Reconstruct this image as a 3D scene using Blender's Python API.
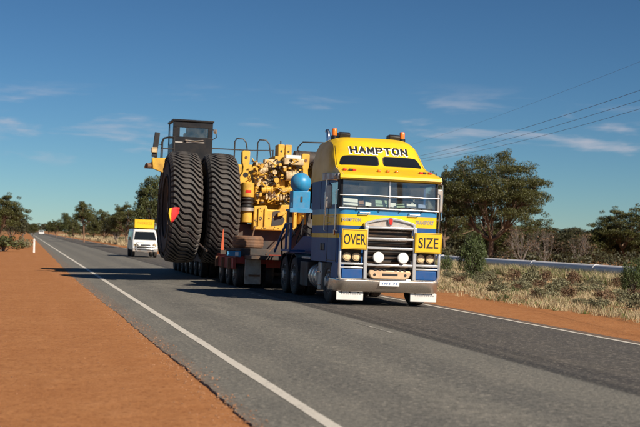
import bpy, bmesh, math, random
import numpy as np
from math import sin, cos, pi, radians, sqrt, atan2
from mathutils import Vector, Matrix

for o in list(bpy.data.objects):
    bpy.data.objects.remove(o)
SC = bpy.context.scene
COL = SC.collection
random.seed(7)
RNG = np.random.default_rng(11)

# ------------------------------------------------------------------ camera
FPX, YAW, PITCH, ROLL, CAMH = 1275.0, radians(13.005), radians(1.0025), radians(1.1875), 1.618
fwd = Vector((sin(YAW) * cos(PITCH), cos(YAW) * cos(PITCH), sin(PITCH)))
r0_ = Vector((cos(YAW), -sin(YAW), 0.0))
u0_ = r0_.cross(fwd)
RGT = cos(ROLL) * r0_ + sin(ROLL) * u0_
UPV = -sin(ROLL) * r0_ + cos(ROLL) * u0_
cam = bpy.data.cameras.new('camera')
cam.sensor_width = 36.0
cam.lens = FPX / 640.0 * 36.0
cam.clip_start = 0.1
cam.clip_end = 20000
cam.dof.use_dof = True
cam.dof.focus_distance = 31.0
cam.dof.aperture_fstop = 2.4
co = bpy.data.objects.new('camera', cam)
M = Matrix((RGT, UPV, -fwd)).transposed().to_4x4()
M.translation = Vector((0, 0, CAMH))
co.matrix_world = M
COL.objects.link(co)
SC.camera = co


def atY(px, py, Y):
    """point of the ray through photo pixel (640 wide) at road distance Y"""
    d = fwd + RGT * ((px - 320) / FPX) + UPV * ((213.5 - py) / FPX)
    return Vector((0, 0, CAMH)) + d * (Y / d.y)


# ------------------------------------------------------------------ sky and sun
SUNV = Vector((0.78, -1.2, 1.0)).normalized()
SUN_EL = math.asin(SUNV.z)
SUN_AZ = atan2(SUNV.x, SUNV.y)
W = bpy.data.worlds.new('World')
SC.world = W
W.use_nodes = True
nt = W.node_tree
nt.nodes.clear()


def N(tree, kind, **kw):
    n = tree.nodes.new(kind)
    for k, v in kw.items():
        if k.startswith('i_'):
            n.inputs[k[2:].replace('_', ' ')].default_value = v
        else:
            setattr(n, k, v)
    return n


def math_node(tree, op, a, b=None, c=None, clamp=False):
    n = tree.nodes.new('ShaderNodeMath')
    n.operation = op
    n.use_clamp = clamp
    for i, v in enumerate((a, b, c)):
        if v is None:
            continue
        if isinstance(v, (int, float)):
            n.inputs[i].default_value = v
        else:
            tree.links.new(v, n.inputs[i])
    return n.outputs[0]


sky = N(nt, 'ShaderNodeTexSky', sky_type='NISHITA', sun_disc=False)
sky.sun_elevation = SUN_EL
sky.sun_rotation = SUN_AZ
sky.altitude = 400
sky.air_density = 0.8
sky.dust_density = 0.0
sky.ozone_density = 8.0
tc = N(nt, 'ShaderNodeTexCoord')
sep = N(nt, 'ShaderNodeSeparateXYZ')
nt.links.new(tc.outputs['Generated'], sep.inputs[0])
az = math_node(nt, 'ARCTAN2', sep.outputs[0], sep.outputs[1])
el = math_node(nt, 'ARCSINE', sep.outputs[2])
comb = N(nt, 'ShaderNodeCombineXYZ')
nt.links.new(math_node(nt, 'MULTIPLY', az, 11.0), comb.inputs[0])
nt.links.new(math_node(nt, 'MULTIPLY', el, 60.0), comb.inputs[1])
comb.inputs[2].default_value = 3.7
nz = N(nt, 'ShaderNodeTexNoise', i_Scale=1.0, i_Detail=7.0, i_Roughness=0.55, i_Distortion=0.25)
nt.links.new(comb.outputs[0], nz.inputs['Vector'])
cl = N(nt, 'ShaderNodeMapRange', i_From_Min=0.50, i_From_Max=0.72)
cl.interpolation_type = 'SMOOTHSTEP'
nt.links.new(nz.outputs[0], cl.inputs[0])
b1 = N(nt, 'ShaderNodeMapRange', i_From_Min=0.045, i_From_Max=0.065)
b1.interpolation_type = 'SMOOTHSTEP'
nt.links.new(el, b1.inputs[0])
b2 = N(nt, 'ShaderNodeMapRange', i_From_Min=0.085, i_From_Max=0.125, i_To_Min=1.0, i_To_Max=0.0)
b2.interpolation_type = 'SMOOTHSTEP'
nt.links.new(el, b2.inputs[0])
fac = math_node(nt, 'MULTIPLY', math_node(nt, 'MULTIPLY', b1.outputs[0], b2.outputs[0]), cl.outputs[0])
fac = math_node(nt, 'MULTIPLY', fac, 0.62)
mixc = N(nt, 'ShaderNodeMix', data_type='RGBA')
nt.links.new(fac, mixc.inputs['Factor'])
sc1 = N(nt, 'ShaderNodeVectorMath', operation='SCALE')
sc1.inputs['Scale'].default_value = 0.062
nt.links.new(sky.outputs[0], sc1.inputs[0])
gam = N(nt, 'ShaderNodeGamma', i_Gamma=1.2)
nt.links.new(sc1.outputs[0], gam.inputs[0])
sc2 = N(nt, 'ShaderNodeVectorMath', operation='MULTIPLY')
sc2.inputs[1].default_value = (0.84 / 0.062, 0.91 / 0.062, 0.80 / 0.062)
nt.links.new(gam.outputs[0], sc2.inputs[0])
nt.links.new(sc2.outputs[0], mixc.inputs[6])
mixc.inputs[7].default_value = (6.2, 6.0, 6.6, 1)
bg = N(nt, 'ShaderNodeBackground', i_Strength=0.062)
nt.links.new(mixc.outputs[2], bg.inputs[0])
wo = N(nt, 'ShaderNodeOutputWorld')
nt.links.new(bg.outputs[0], wo.inputs[0])

sun = bpy.data.lights.new('sun', 'SUN')
sun.energy = 4.4
sun.angle = radians(0.53)
sun.color = (1.0, 0.90, 0.76)
so = bpy.data.objects.new('sun', sun)
so.rotation_euler = SUNV.to_track_quat('Z', 'Y').to_euler()
so.location = (30, -40, 40)
COL.objects.link(so)

SC.view_settings.view_transform = 'Standard'
SC.view_settings.look = 'None'
SC.view_settings.gamma = 1.0
SC.view_settings.exposure = 0.55
SC.view_settings.use_curve_mapping = False
SC.cycles.max_bounces = 6
SC.cycles.transparent_max_bounces = 12

# ------------------------------------------------------------------ materials
MATS = {}


def mat(name, col, rough=0.5, metal=0.0, var=0.12, scale=6.0, bump=0.0, bscale=60.0,
        dirt=None, dirt_amt=0.0, dirt_scale=2.5, coat=0.0, transl=0.0, island=0.0, spec=0.5, emit=0.0):
    m = bpy.data.materials.new(name)
    m.use_nodes = True
    t = m.node_tree
    bs = t.nodes['Principled BSDF']
    bs.inputs['Roughness'].default_value = rough
    bs.inputs['Metallic'].default_value = metal
    bs.inputs['Specular IOR Level'].default_value = spec
    bs.inputs['Coat Weight'].default_value = coat
    bs.inputs['Coat Roughness'].default_value = 0.08
    tcn = N(t, 'ShaderNodeTexCoord')
    nz = N(t, 'ShaderNodeTexNoise', i_Scale=scale, i_Detail=5.0, i_Roughness=0.6)
    t.links.new(tcn.outputs['Object'], nz.inputs['Vector'])
    mr = N(t, 'ShaderNodeMapRange', i_From_Min=0.25, i_From_Max=0.75, i_To_Min=1 - var, i_To_Max=1 + var)
    t.links.new(nz.outputs[0], mr.inputs[0])
    fac = mr.outputs[0]
    if island > 0:
        g = N(t, 'ShaderNodeNewGeometry')
        mi = N(t, 'ShaderNodeMapRange', i_To_Min=1 - island, i_To_Max=1 + island)
        t.links.new(g.outputs['Random Per Island'], mi.inputs[0])
        fac = math_node(t, 'MULTIPLY', fac, mi.outputs[0])
    mul = N(t, 'ShaderNodeVectorMath', operation='SCALE')
    mul.inputs[0].default_value = col
    t.links.new(fac, mul.inputs['Scale'])
    out = mul.outputs[0]
    if dirt is not None:
        n2 = N(t, 'ShaderNodeTexNoise', i_Scale=dirt_scale, i_Detail=8.0, i_Roughness=0.68)
        t.links.new(tcn.outputs['Object'], n2.inputs['Vector'])
        r2 = N(t, 'ShaderNodeMapRange', i_From_Min=0.42, i_From_Max=0.72, i_To_Min=0.0, i_To_Max=dirt_amt)
        t.links.new(n2.outputs[0], r2.inputs[0])
        mx = N(t, 'ShaderNodeMix', data_type='RGBA')
        t.links.new(r2.outputs[0], mx.inputs['Factor'])
        t.links.new(out, mx.inputs[6])
        mx.inputs[7].default_value = (*dirt, 1)
        out = mx.outputs[2]
        rr = N(t, 'ShaderNodeMapRange', i_From_Min=0.0, i_From_Max=1.0, i_To_Min=rough, i_To_Max=min(1, rough + 0.5))
        t.links.new(r2.outputs[0], rr.inputs[0])
        t.links.new(rr.outputs[0], bs.inputs['Roughness'])
    t.links.new(out, bs.inputs['Base Color'])
    if bump > 0:
        n3 = N(t, 'ShaderNodeTexNoise', i_Scale=bscale, i_Detail=4.0)
        t.links.new(tcn.outputs['Object'], n3.inputs['Vector'])
        bp = N(t, 'ShaderNodeBump', i_Strength=bump, i_Distance=0.02)
        t.links.new(n3.outputs[0], bp.inputs['Height'])
        t.links.new(bp.outputs[0], bs.inputs['Normal'])
    if transl > 0:
        tr = N(t, 'ShaderNodeBsdfTranslucent')
        t.links.new(out, tr.inputs[0])
        ms = N(t, 'ShaderNodeMixShader')
        ms.inputs[0].default_value = transl
        t.links.new(bs.outputs[0], ms.inputs[1])
        t.links.new(tr.outputs[0], ms.inputs[2])
        t.links.new(ms.outputs[0], t.nodes['Material Output'].inputs[0])
    MATS[name] = m
    return m


DUST = (0.30, 0.15, 0.075)
mat('yellow', (0.85, 0.55, 0.014), 0.38, var=0.05, scale=3, dirt=DUST, dirt_amt=0.2, spec=0.3, coat=0.04)
mat('yellow_sign', (0.86, 0.52, 0.008), 0.45, var=0.04, scale=4, dirt=DUST, dirt_amt=0.15)
mat('blue', (0.012, 0.085, 0.27), 0.45, var=0.08, scale=3, dirt=DUST, dirt_amt=0.14, spec=0.25)
mat('bright_blue', (0.015, 0.22, 0.46), 0.35, var=0.08, scale=3, dirt=DUST, dirt_amt=0.25, coat=0.2)
mat('tank_blue', (0.02, 0.27, 0.52), 0.4, var=0.1, scale=4, dirt=DUST, dirt_amt=0.35)
mat('machine_yellow', (0.78, 0.46, 0.05), 0.5, var=0.14, scale=2.5, dirt=(0.22, 0.10, 0.04), dirt_amt=0.75, bump=0.1, bscale=25)
mat('engine_pale', (0.62, 0.48, 0.27), 0.5, metal=0.1, var=0.35, scale=8, dirt=(0.30, 0.17, 0.08), dirt_amt=0.7, dirt_scale=6)
mat('chrome', (0.78, 0.78, 0.78), 0.16, metal=1.0, var=0.05, scale=5, dirt=DUST, dirt_amt=0.35, dirt_scale=4)
mat('bumper_chrome', (0.66, 0.60, 0.53), 0.24, metal=0.9, var=0.08, scale=3, dirt=DUST, dirt_amt=0.55, dirt_scale=3)  # brown reflection of the road put into the chrome as tint and extra dust
mat('alloy', (0.84, 0.84, 0.83), 0.27, metal=0.75, var=0.06, scale=5, dirt=DUST, dirt_amt=0.25)
mat('dull_alloy', (0.50, 0.48, 0.45), 0.45, metal=0.7, var=0.18, scale=4, dirt=DUST, dirt_amt=0.7)
mat('grille_metal', (0.16, 0.13, 0.11), 0.4, metal=0.6, var=0.3, scale=4, dirt=DUST, dirt_amt=0.5)
mat('tan_reflection_alloy', (0.78, 0.55, 0.34), 0.4, metal=0.35, var=0.12, scale=9, dirt=DUST, dirt_amt=0.4)  # tan reflection of the red ground painted into the panel's metal colour
mat('white_paint', (0.78, 0.77, 0.74), 0.45, var=0.05, scale=5, dirt=DUST, dirt_amt=0.3)
mat('white_cover', (0.86, 0.85, 0.82), 0.5, var=0.03, scale=8)
mat('black', (0.012, 0.012, 0.013), 0.45, var=0.2, scale=6, dirt=(0.10, 0.06, 0.035), dirt_amt=0.25)
mat('letter_black', (0.012, 0.012, 0.013), 0.5, var=0.1)
mat('letter_white', (0.80, 0.79, 0.75), 0.5, var=0.05)
mat('letter_grey', (0.32, 0.31, 0.30), 0.5, var=0.1)
mat('letter_blue', (0.12, 0.20, 0.42), 0.5, var=0.1)
mat('letter_orange', (0.55, 0.20, 0.01), 0.5, var=0.1)
mat('dark_cab', (0.010, 0.011, 0.014), 0.4, var=0.2, scale=3, dirt=(0.10, 0.07, 0.05), dirt_amt=0.15, spec=0.3)
mat('rubber', (0.030, 0.028, 0.027), 0.72, var=0.25, scale=5, dirt=(0.17, 0.10, 0.06), dirt_amt=0.55, bump=0.2, bscale=30)
mat('big_rubber', (0.022, 0.020, 0.019), 0.75, var=0.2, scale=1.5, dirt=(0.09, 0.06, 0.045), dirt_amt=0.35, dirt_scale=1.2, bump=0.2, bscale=18)
mat('lug_rubber', (0.060, 0.056, 0.053), 0.7, var=0.18, scale=1.2, dirt=(0.20, 0.14, 0.10), dirt_amt=0.55, dirt_scale=1.3, bump=0.25, bscale=16)
mat('steel_rust', (0.14, 0.075, 0.045), 0.7, var=0.35, scale=5, dirt=(0.26, 0.13, 0.06), dirt_amt=0.7, bump=0.15)
mat('red_paint', (0.30, 0.022, 0.018), 0.5, var=0.2, scale=3, dirt=(0.20, 0.09, 0.045), dirt_amt=0.75)
mat('dark_steel', (0.035, 0.032, 0.030), 0.6, var=0.3, scale=4, dirt=(0.18, 0.10, 0.055), dirt_amt=0.6)
mat('orange_lens', (0.85, 0.20, 0.015), 0.25, var=0.08, coat=0.5)
mat('red_lens', (0.65, 0.03, 0.02), 0.3, var=0.1)
mat('red_flag', (0.75, 0.03, 0.03), 0.7, var=0.08, transl=0.2)
mat('yellow_flag', (0.75, 0.52, 0.02), 0.7, var=0.08, transl=0.2)
mat('orange_flag', (0.55, 0.10, 0.035), 0.6, var=0.1)
mat('lamp_lens', (0.80, 0.60, 0.34), 0.15, var=0.2, scale=25, coat=0.5)
mat('warm_lamp', (0.75, 0.58, 0.36), 0.2, metal=0.5, var=0.15, scale=20)
mat('seat_cloth', (0.05, 0.055, 0.065), 0.8, var=0.2)
mat('cab_trim', (0.16, 0.155, 0.15), 0.7, var=0.15)
mat('cab_lining', (0.62, 0.63, 0.58), 0.7, var=0.15)
mat('paper', (0.78, 0.78, 0.76), 0.6, var=0.05)
mat('green_card', (0.35, 0.5, 0.38), 0.6, var=0.1)
mat('brown_card', (0.30, 0.13, 0.06), 0.6, var=0.15)
mat('car_white', (0.78, 0.78, 0.77), 0.3, var=0.03, coat=0.4, dirt=DUST, dirt_amt=0.2)
mat('dark_glass', (0.012, 0.014, 0.016), 0.06, var=0.1, spec=0.8)
mat('bark', (0.16, 0.10, 0.065), 0.8, var=0.35, scale=3, bump=0.3, bscale=12)
mat('salmon_bark', (0.26, 0.14, 0.085), 0.75, var=0.3, scale=2, bump=0.2, bscale=10)
mat('grey_bark', (0.17, 0.14, 0.12), 0.85, var=0.3, scale=3, bump=0.2, bscale=12)
mat('leaf_olive', (0.078, 0.079, 0.018), 0.55, var=0.35, scale=0.7, island=0.45, transl=0.22)
mat('leaf_green', (0.082, 0.092, 0.026), 0.55, var=0.35, scale=0.7, island=0.45, transl=0.22)
mat('leaf_brown', (0.056, 0.054, 0.021), 0.6, var=0.35, scale=0.7, island=0.5, transl=0.2)
mat('leaf_bush', (0.085, 0.115, 0.034), 0.55, var=0.25, scale=1.5, island=0.35, transl=0.22)
mat('leaf_salt', (0.215, 0.205, 0.115), 0.7, var=0.25, scale=2.0, island=0.4, transl=0.2)
mat('leaf_dry', (0.17, 0.10, 0.055), 0.75, var=0.3, scale=2.0, island=0.4, transl=0.2)
mat('straw', (0.52, 0.42, 0.25), 0.75, var=0.3, scale=0.35, island=0.35, transl=0.3)
mat('green_grass', (0.13, 0.16, 0.04), 0.7, var=0.3, scale=0.8, island=0.4, transl=0.3)
mat('pipe_paint', (0.72, 0.72, 0.74), 0.5, metal=0.0, var=0.08, scale=0.6, dirt=DUST, dirt_amt=0.2)
mat('concrete', (0.36, 0.34, 0.31), 0.85, var=0.15, scale=5)
mat('pole_wood', (0.20, 0.15, 0.11), 0.85, var=0.3, scale=4)
mat('wire', (0.16, 0.17, 0.19), 0.6)
mat('pebble', (0.30, 0.15, 0.075), 0.85, var=0.3, scale=3, island=0.4)


def glass_mat():
    m = bpy.data.materials.new('glass')
    m.use_nodes = True
    t = m.node_tree
    t.nodes.remove(t.nodes['Principled BSDF'])
    tr = N(t, 'ShaderNodeBsdfTransparent')
    tr.inputs[0].default_value = (0.92, 0.945, 0.925, 1)
    gl = N(t, 'ShaderNodeBsdfGlossy', i_Roughness=0.02)
    gl.inputs[0].default_value = (1.0, 1.0, 1.0, 1)
    df = N(t, 'ShaderNodeBsdfDiffuse')
    df.inputs[0].default_value = (0.55, 0.52, 0.46, 1)
    fr = N(t, 'ShaderNodeLayerWeight', i_Blend=0.5)
    fm = math_node(t, 'MULTIPLY_ADD', math_node(t, 'POWER', fr.outputs['Facing'], 5.0), 0.9, 0.085, clamp=True)
    ms = N(t, 'ShaderNodeMixShader')
    t.links.new(fm, ms.inputs[0])
    t.links.new(tr.outputs[0], ms.inputs[1])
    t.links.new(gl.outputs[0], ms.inputs[2])
    tcn = N(t, 'ShaderNodeTexCoord')
    nz = N(t, 'ShaderNodeTexNoise', i_Scale=3.0, i_Detail=6.0)
    t.links.new(tcn.outputs['Object'], nz.inputs['Vector'])
    mr = N(t, 'ShaderNodeMapRange', i_From_Min=0.3, i_From_Max=0.75, i_To_Min=0.0, i_To_Max=0.07)
    t.links.new(nz.outputs[0], mr.inputs[0])
    ms2 = N(t, 'ShaderNodeMixShader')
    t.links.new(mr.outputs[0], ms2.inputs[0])
    t.links.new(ms.outputs[0], ms2.inputs[1])
    t.links.new(df.outputs[0], ms2.inputs[2])
    t.links.new(ms2.outputs[0], t.nodes['Material Output'].inputs[0])
    MATS['glass'] = m


glass_mat()


def ramp(t, src, stops):
    r = N(t, 'ShaderNodeValToRGB')
    e = r.color_ramp.elements
    while len(e) > 1:
        e.remove(e[-1])
    e[0].position = stops[0][0]
    e[0].color = (*stops[0][1], 1)
    for p, c in stops[1:]:
        k = e.new(p)
        k.color = (*c, 1)
    t.links.new(src, r.inputs[0])
    return r.outputs[0]


def mixrgb(t, f, a, b, mode='MIX'):
    mx = N(t, 'ShaderNodeMix', data_type='RGBA', blend_type=mode)
    for i, v in ((0, f), (6, a), (7, b)):
        if isinstance(v, (int, float)):
            mx.inputs[i].default_value = v
        elif isinstance(v, tuple):
            mx.inputs[i].default_value = (*v, 1)
        else:
            t.links.new(v, mx.inputs[i])
    return mx.outputs[2]


def noise(t, src, scale, detail=6.0, rough=0.6, stretch=None):
    if stretch:
        mp = N(t, 'ShaderNodeMapping')
        mp.inputs['Scale'].default_value = stretch
        t.links.new(src, mp.inputs[0])
        src = mp.outputs[0]
    n = N(t, 'ShaderNodeTexNoise', i_Scale=scale, i_Detail=detail, i_Roughness=rough)
    t.links.new(src, n.inputs['Vector'])
    return n.outputs[0]


def smooth(t, v, a, b, lo=0.0, hi=1.0):
    r = N(t, 'ShaderNodeMapRange', i_From_Min=a, i_From_Max=b, i_To_Min=lo, i_To_Max=hi)
    r.interpolation_type = 'SMOOTHSTEP'
    t.links.new(v, r.inputs[0])
    return r.outputs[0]


def ground_mat():
    m = bpy.data.materials.new('red_earth')
    m.use_nodes = True
    t = m.node_tree
    bs = t.nodes['Principled BSDF']
    bs.inputs['Roughness'].default_value = 0.95
    bs.inputs['Specular IOR Level'].default_value = 0.1
    g = N(t, 'ShaderNodeTexCoord').outputs['Object']
    sx = N(t, 'ShaderNodeSeparateXYZ')
    t.links.new(g, sx.inputs[0])
    big = noise(t, g, 0.35, 6)
    mid = noise(t, g, 2.2, 7, 0.65)
    fine = noise(t, g, 13.0, 5, 0.8)
    grit = noise(t, g, 34.0, 3, 0.7)
    red = ramp(t, mid, [(0.3, (0.345, 0.145, 0.055)), (0.5, (0.40, 0.175, 0.067)), (0.72, (0.45, 0.21, 0.088))])
    red = mixrgb(t, smooth(t, big, 0.35, 0.7, 0.0, 0.45), red, (0.36, 0.145, 0.052))
    tracks = noise(t, g, 1.0, 4, 0.5, (1.6, 0.03, 1.0))
    red = mixrgb(t, smooth(t, tracks, 0.45, 0.7, 0.0, 0.35), red, (0.46, 0.21, 0.09))
    red = mixrgb(t, smooth(t, fine, 0.36, 0.52, 0.75, 0.0), red, (0.20, 0.070, 0.025))
    red = mixrgb(t, smooth(t, grit, 0.56, 0.70, 0.0, 0.65), red, (0.56, 0.29, 0.14))
    # verge under the grass: litter and paler soil
    ver = ramp(t, mid, [(0.3, (0.16, 0.075, 0.035)), (0.5, (0.28, 0.15, 0.07)), (0.7, (0.36, 0.24, 0.12))])
    edge = math_node(t, 'ADD', sx.outputs[0], math_node(t, 'MULTIPLY', math_node(t, 'SUBTRACT', mid, 0.5), 4.0))
    right = smooth(t, edge, 12.4, 14.0)
    left = smooth(t, edge, -8.0, -5.0, 1.0, 0.0)
    vf = math_node(t, 'MULTIPLY', math_node(t, 'MAXIMUM', right, left), 0.85)
    col = mixrgb(t, vf, red, ver)
    t.links.new(col, bs.inputs['Base Color'])
    h = math_node(t, 'ADD', math_node(t, 'MULTIPLY', fine, 0.6), math_node(t, 'MULTIPLY', grit, 0.5))
    h = math_node(t, 'ADD', h, math_node(t, 'MULTIPLY', mid, 1.6))
    bp = N(t, 'ShaderNodeBump', i_Strength=0.7, i_Distance=0.03)
    t.links.new(h, bp.inputs['Height'])
    t.links.new(bp.outputs[0], bs.inputs['Normal'])
    MATS['red_earth'] = m


ground_mat()


def road_mat():
    m = bpy.data.materials.new('asphalt')
    m.use_nodes = True
    t = m.node_tree
    bs = t.nodes['Principled BSDF']
    bs.inputs['Specular IOR Level'].default_value = 0.35
    g = N(t, 'ShaderNodeTexCoord').outputs['Object']
    sx = N(t, 'ShaderNodeSeparateXYZ')
    t.links.new(g, sx.inputs[0])
    wob = noise(t, g, 0.5, 5, 0.6, (1, 0.12, 1))
    x = math_node(t, 'ADD', sx.outputs[0], math_node(t, 'MULTIPLY', math_node(t, 'SUBTRACT', wob, 0.5), 0.35))
    chip = noise(t, g, 17.0, 4, 0.8)
    chip2 = N(t, 'ShaderNodeTexVoronoi', i_Scale=40.0)
    t.links.new(g, chip2.inputs['Vector'])
    blot = noise(t, g, 1.3, 6, 0.6, (1, 0.35, 1))
    base = ramp(t, blot, [(0.3, (0.142, 0.135, 0.114)), (0.5, (0.165, 0.156, 0.132)), (0.72, (0.188, 0.175, 0.147))])
    # truck lane (right) has a newer darker seal with bled wheel paths
    lane = smooth(t, x, 6.35, 6.75)
    dark = ramp(t, blot, [(0.3, (0.074, 0.066, 0.058)), (0.55, (0.088, 0.078, 0.067)), (0.75, (0.106, 0.092, 0.077))])
    base = mixrgb(t, lane, base, dark)

    def band(c, w, amt, colr, src):
        d = math_node(t, 'ABSOLUTE', math_node(t, 'SUBTRACT', x, c))
        return mixrgb(t, smooth(t, d, w * 0.4, w, amt, 0.0), src, colr)
    base = band(6.50, 0.22, 0.85, (0.034, 0.031, 0.028), base)
    base = band(6.95, 0.20, 0.6, (0.042, 0.038, 0.034), base)
    base = band(5.1, 0.55, 0.35, (0.082, 0.080, 0.074), base)
    base = band(3.6, 0.5, 0.30, (0.086, 0.083, 0.076), base)
    base = band(1.9, 0.35, 0.35, (0.22, 0.13, 0.08), base)
    base = band(10.15, 0.28, 0.45, (0.24, 0.13, 0.07), base)
    base = mixrgb(t, smooth(t, chip, 0.33, 0.50, 0.75, 0.0), base, (0.042, 0.039, 0.034))
    base = mixrgb(t, smooth(t, chip, 0.53, 0.68, 0.0, 0.8), base, (0.38, 0.335, 0.275))
    t.links.new(base, bs.inputs['Base Color'])
    rg = smooth(t, blot, 0.3, 0.7, 0.72, 0.9)
    t.links.new(rg, bs.inputs['Roughness'])
    h = math_node(t, 'ADD', chip, math_node(t, 'MULTIPLY', chip2.outputs['Distance'], 0.5))
    bp = N(t, 'ShaderNodeBump', i_Strength=0.8, i_Distance=0.012)
    t.links.new(h, bp.inputs['Height'])
    t.links.new(bp.outputs[0], bs.inputs['Normal'])
    MATS['asphalt'] = m


road_mat()


def line_mat(name, wear):
    m = bpy.data.materials.new(name)
    m.use_nodes = True
    t = m.node_tree
    bs = t.nodes['Principled BSDF']
    bs.inputs['Roughness'].default_value = 0.7
    g = N(t, 'ShaderNodeTexCoord').outputs['Object']
    a = noise(t, g, 30.0, 5, 0.7)
    b = noise(t, g, 2.5, 5, 0.6)
    c = math_node(t, 'ADD', math_node(t, 'MULTIPLY', a, 0.6), math_node(t, 'MULTIPLY', b, 0.4))
    w = smooth(t, c, wear, wear + 0.14)
    col = mixrgb(t, w, (0.11, 0.105, 0.09), (0.62, 0.57, 0.49))
    t.links.new(col, bs.inputs['Base Color'])
    bp = N(t, 'ShaderNodeBump', i_Strength=0.6, i_Distance=0.01)
    t.links.new(a, bp.inputs['Height'])
    t.links.new(bp.outputs[0], bs.inputs['Normal'])
    MATS[name] = m


line_mat('line_paint', 0.33)
line_mat('line_worn', 0.47)


# ------------------------------------------------------------------ mesh helpers
class MB:
    def __init__(s):
        s.v, s.f, s.m = [], [], []

    def add(s, vs, fs, mi=0):
        b = len(s.v)
        s.v += [tuple(p) for p in vs]
        s.f += [tuple(b + i for i in f) for f in fs]
        s.m += [mi] * len(fs)
        return s

    def box(s, x0, x1, y0, y1, z0, z1, mi=0, rot=None):
        vs = [Vector((x, y, z)) for z in (z0, z1) for y in (y0, y1) for x in (x0, x1)]
        if rot is not None:
            c = Vector(((x0 + x1) / 2, (y0 + y1) / 2, (z0 + z1) / 2))
            vs = [c + rot @ (p - c) for p in vs]
        return s.add(vs, [(0, 2, 3, 1), (4, 5, 7, 6), (0, 1, 5, 4), (2, 6, 7, 3), (0, 4, 6, 2), (1, 3, 7, 5)], mi)

    def prism(s, poly, axis, a, b, mi=0):
        """poly of 2D points extruded along axis 'x' (pts=(y,z)), 'y' (pts=(x,z)) or 'z' (pts=(x,y))"""
        def P(p, t):
            return {'x': (t, p[0], p[1]), 'y': (p[0], t, p[1]), 'z': (p[0], p[1], t)}[axis]
        n = len(poly)
        vs = [P(p, a) for p in poly] + [P(p, b) for p in poly]
        fs = [tuple(range(n)), tuple(range(2 * n - 1, n - 1, -1))]
        fs += [(i, n + i, n + (i + 1) % n, (i + 1) % n) for i in range(n)]
        return s.add(vs, fs, mi)

    def cyl(s, p0, p1, r0, r1=None, n=14, caps=True, mi=0):
        p0, p1 = Vector(p0), Vector(p1)
        r1 = r0 if r1 is None else r1
        d = (p1 - p0).normalized()
        a = d.orthogonal().normalized()
        b = d.cross(a)
        vs = []
        for p, r in ((p0, r0), (p1, r1)):
            for i in range(n):
                th = 2 * pi * i / n
                vs.append(p + r * (cos(th) * a + sin(th) * b))
        fs = [(i, (i + 1) % n, n + (i + 1) % n, n + i) for i in range(n)]
        if caps:
            fs += [tuple(range(n - 1, -1, -1)), tuple(range(n, 2 * n))]
        return s.add(vs, fs, mi)

    def tube(s, pts, r, n=8, mi=0, radii=None, caps=True):
        pts = [Vector(p) for p in pts]
        k = len(pts)
        vs, fs = [], []
        a = None
        for i, p in enumerate(pts):
            d = (pts[min(i + 1, k - 1)] - pts[max(i - 1, 0)]).normalized()
            if a is None:
                a = d.orthogonal().normalized()
            else:
                a = (a - d * a.dot(d))
                a = a.normalized() if a.length > 1e-6 else d.orthogonal().normalized()
            b = d.cross(a)
            rr = radii[i] if radii else r
            for j in range(n):
                th = 2 * pi * j / n
                vs.append(p + rr * (cos(th) * a + sin(th) * b))
        for i in range(k - 1):
            for j in range(n):
                fs.append((i * n + j, i * n + (j + 1) % n, (i + 1) * n + (j + 1) % n, (i + 1) * n + j))
        if caps:
            fs += [tuple(range(n - 1, -1, -1)), tuple(range((k - 1) * n, k * n))]
        return s.add(vs, fs, mi)

    def lathe(s, prof, o=(0, 0, 0), axis='x', n=32, mi=0, closed=False):
        """prof: (radius, along) points; turned about axis through o"""
        o = Vector(o)
        k = len(prof)
        vs, fs = [], []
        for i in range(n):
            th = 2 * pi * i / n
            for r, h in prof:
                if axis == 'x':
                    q = Vector((h, r * cos(th), r * sin(th)))
                elif axis == 'y':
                    q = Vector((r * cos(th), h, r * sin(th)))
                else:
                    q = Vector((r * cos(th), r * sin(th), h))
                vs.append(o + q)
        for i in range(n):
            j = (i + 1) % n
            for a in range(k if closed else k - 1):
                b = (a + 1) % k
                fs.append((i * k + a, j * k + a, j * k + b, i * k + b))
        return s.add(vs, fs, mi)

    def ball(s, c, r, n=20, m=12, mi=0, sz=1.0):
        prof = [(max(r * sin(pi * i / m), 1e-4), -r * cos(pi * i / m) * sz) for i in range(m + 1)]
        return s.lathe(prof, c, 'z', n, mi)

    def grid(s, fn, nu, nv, mi=0):
        vs = [fn(i / nu, j / nv) for j in range(nv + 1) for i in range(nu + 1)]
        fs = [(j * (nu + 1) + i, j * (nu + 1) + i + 1, (j + 1) * (nu + 1) + i + 1, (j + 1) * (nu + 1) + i)
              for j in range(nv) for i in range(nu)]
        return s.add(vs, fs, mi)

    def mesh(s, name, mats, smooth=35):
        me = bpy.data.meshes.new(name)
        me.from_pydata(s.v, [], s.f)
        if isinstance(mats, str):
            mats = [mats]
        for m in mats:
            me.materials.append(MATS[m])
        if len(mats) > 1:
            me.polygons.foreach_set('material_index', s.m)
        bm = bmesh.new()
        bm.from_mesh(me)
        bmesh.ops.recalc_face_normals(bm, faces=bm.faces)
        bm.to_mesh(me)
        bm.free()
        if smooth:
            me.polygons.foreach_set('use_smooth', [True] * len(me.polygons))
            me.set_sharp_from_angle(angle=radians(smooth))
        me.update()
        return me

    def build(s, name, mats, parent=None, bevel=0.0, smooth=35, label=None):
        o = bpy.data.objects.new(name, s.mesh(name, mats, smooth))
        COL.objects.link(o)
        if parent is not None:
            o.parent = parent
        if bevel > 0:
            b = o.modifiers.new('bevel', 'BEVEL')
            b.width = bevel
            b.segments = 2
            b.limit_method = 'ANGLE'
            b.angle_limit = radians(40)
        if label:
            o['label'] = label
        return o


def inst(name, me, parent=None, loc=(0, 0, 0), rot=(0, 0, 0), scl=(1, 1, 1)):
    o = bpy.data.objects.new(name, me)
    COL.objects.link(o)
    o.location = loc
    o.rotation_euler = rot
    o.scale = scl
    if parent is not None:
        o.parent = parent
    return o


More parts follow.
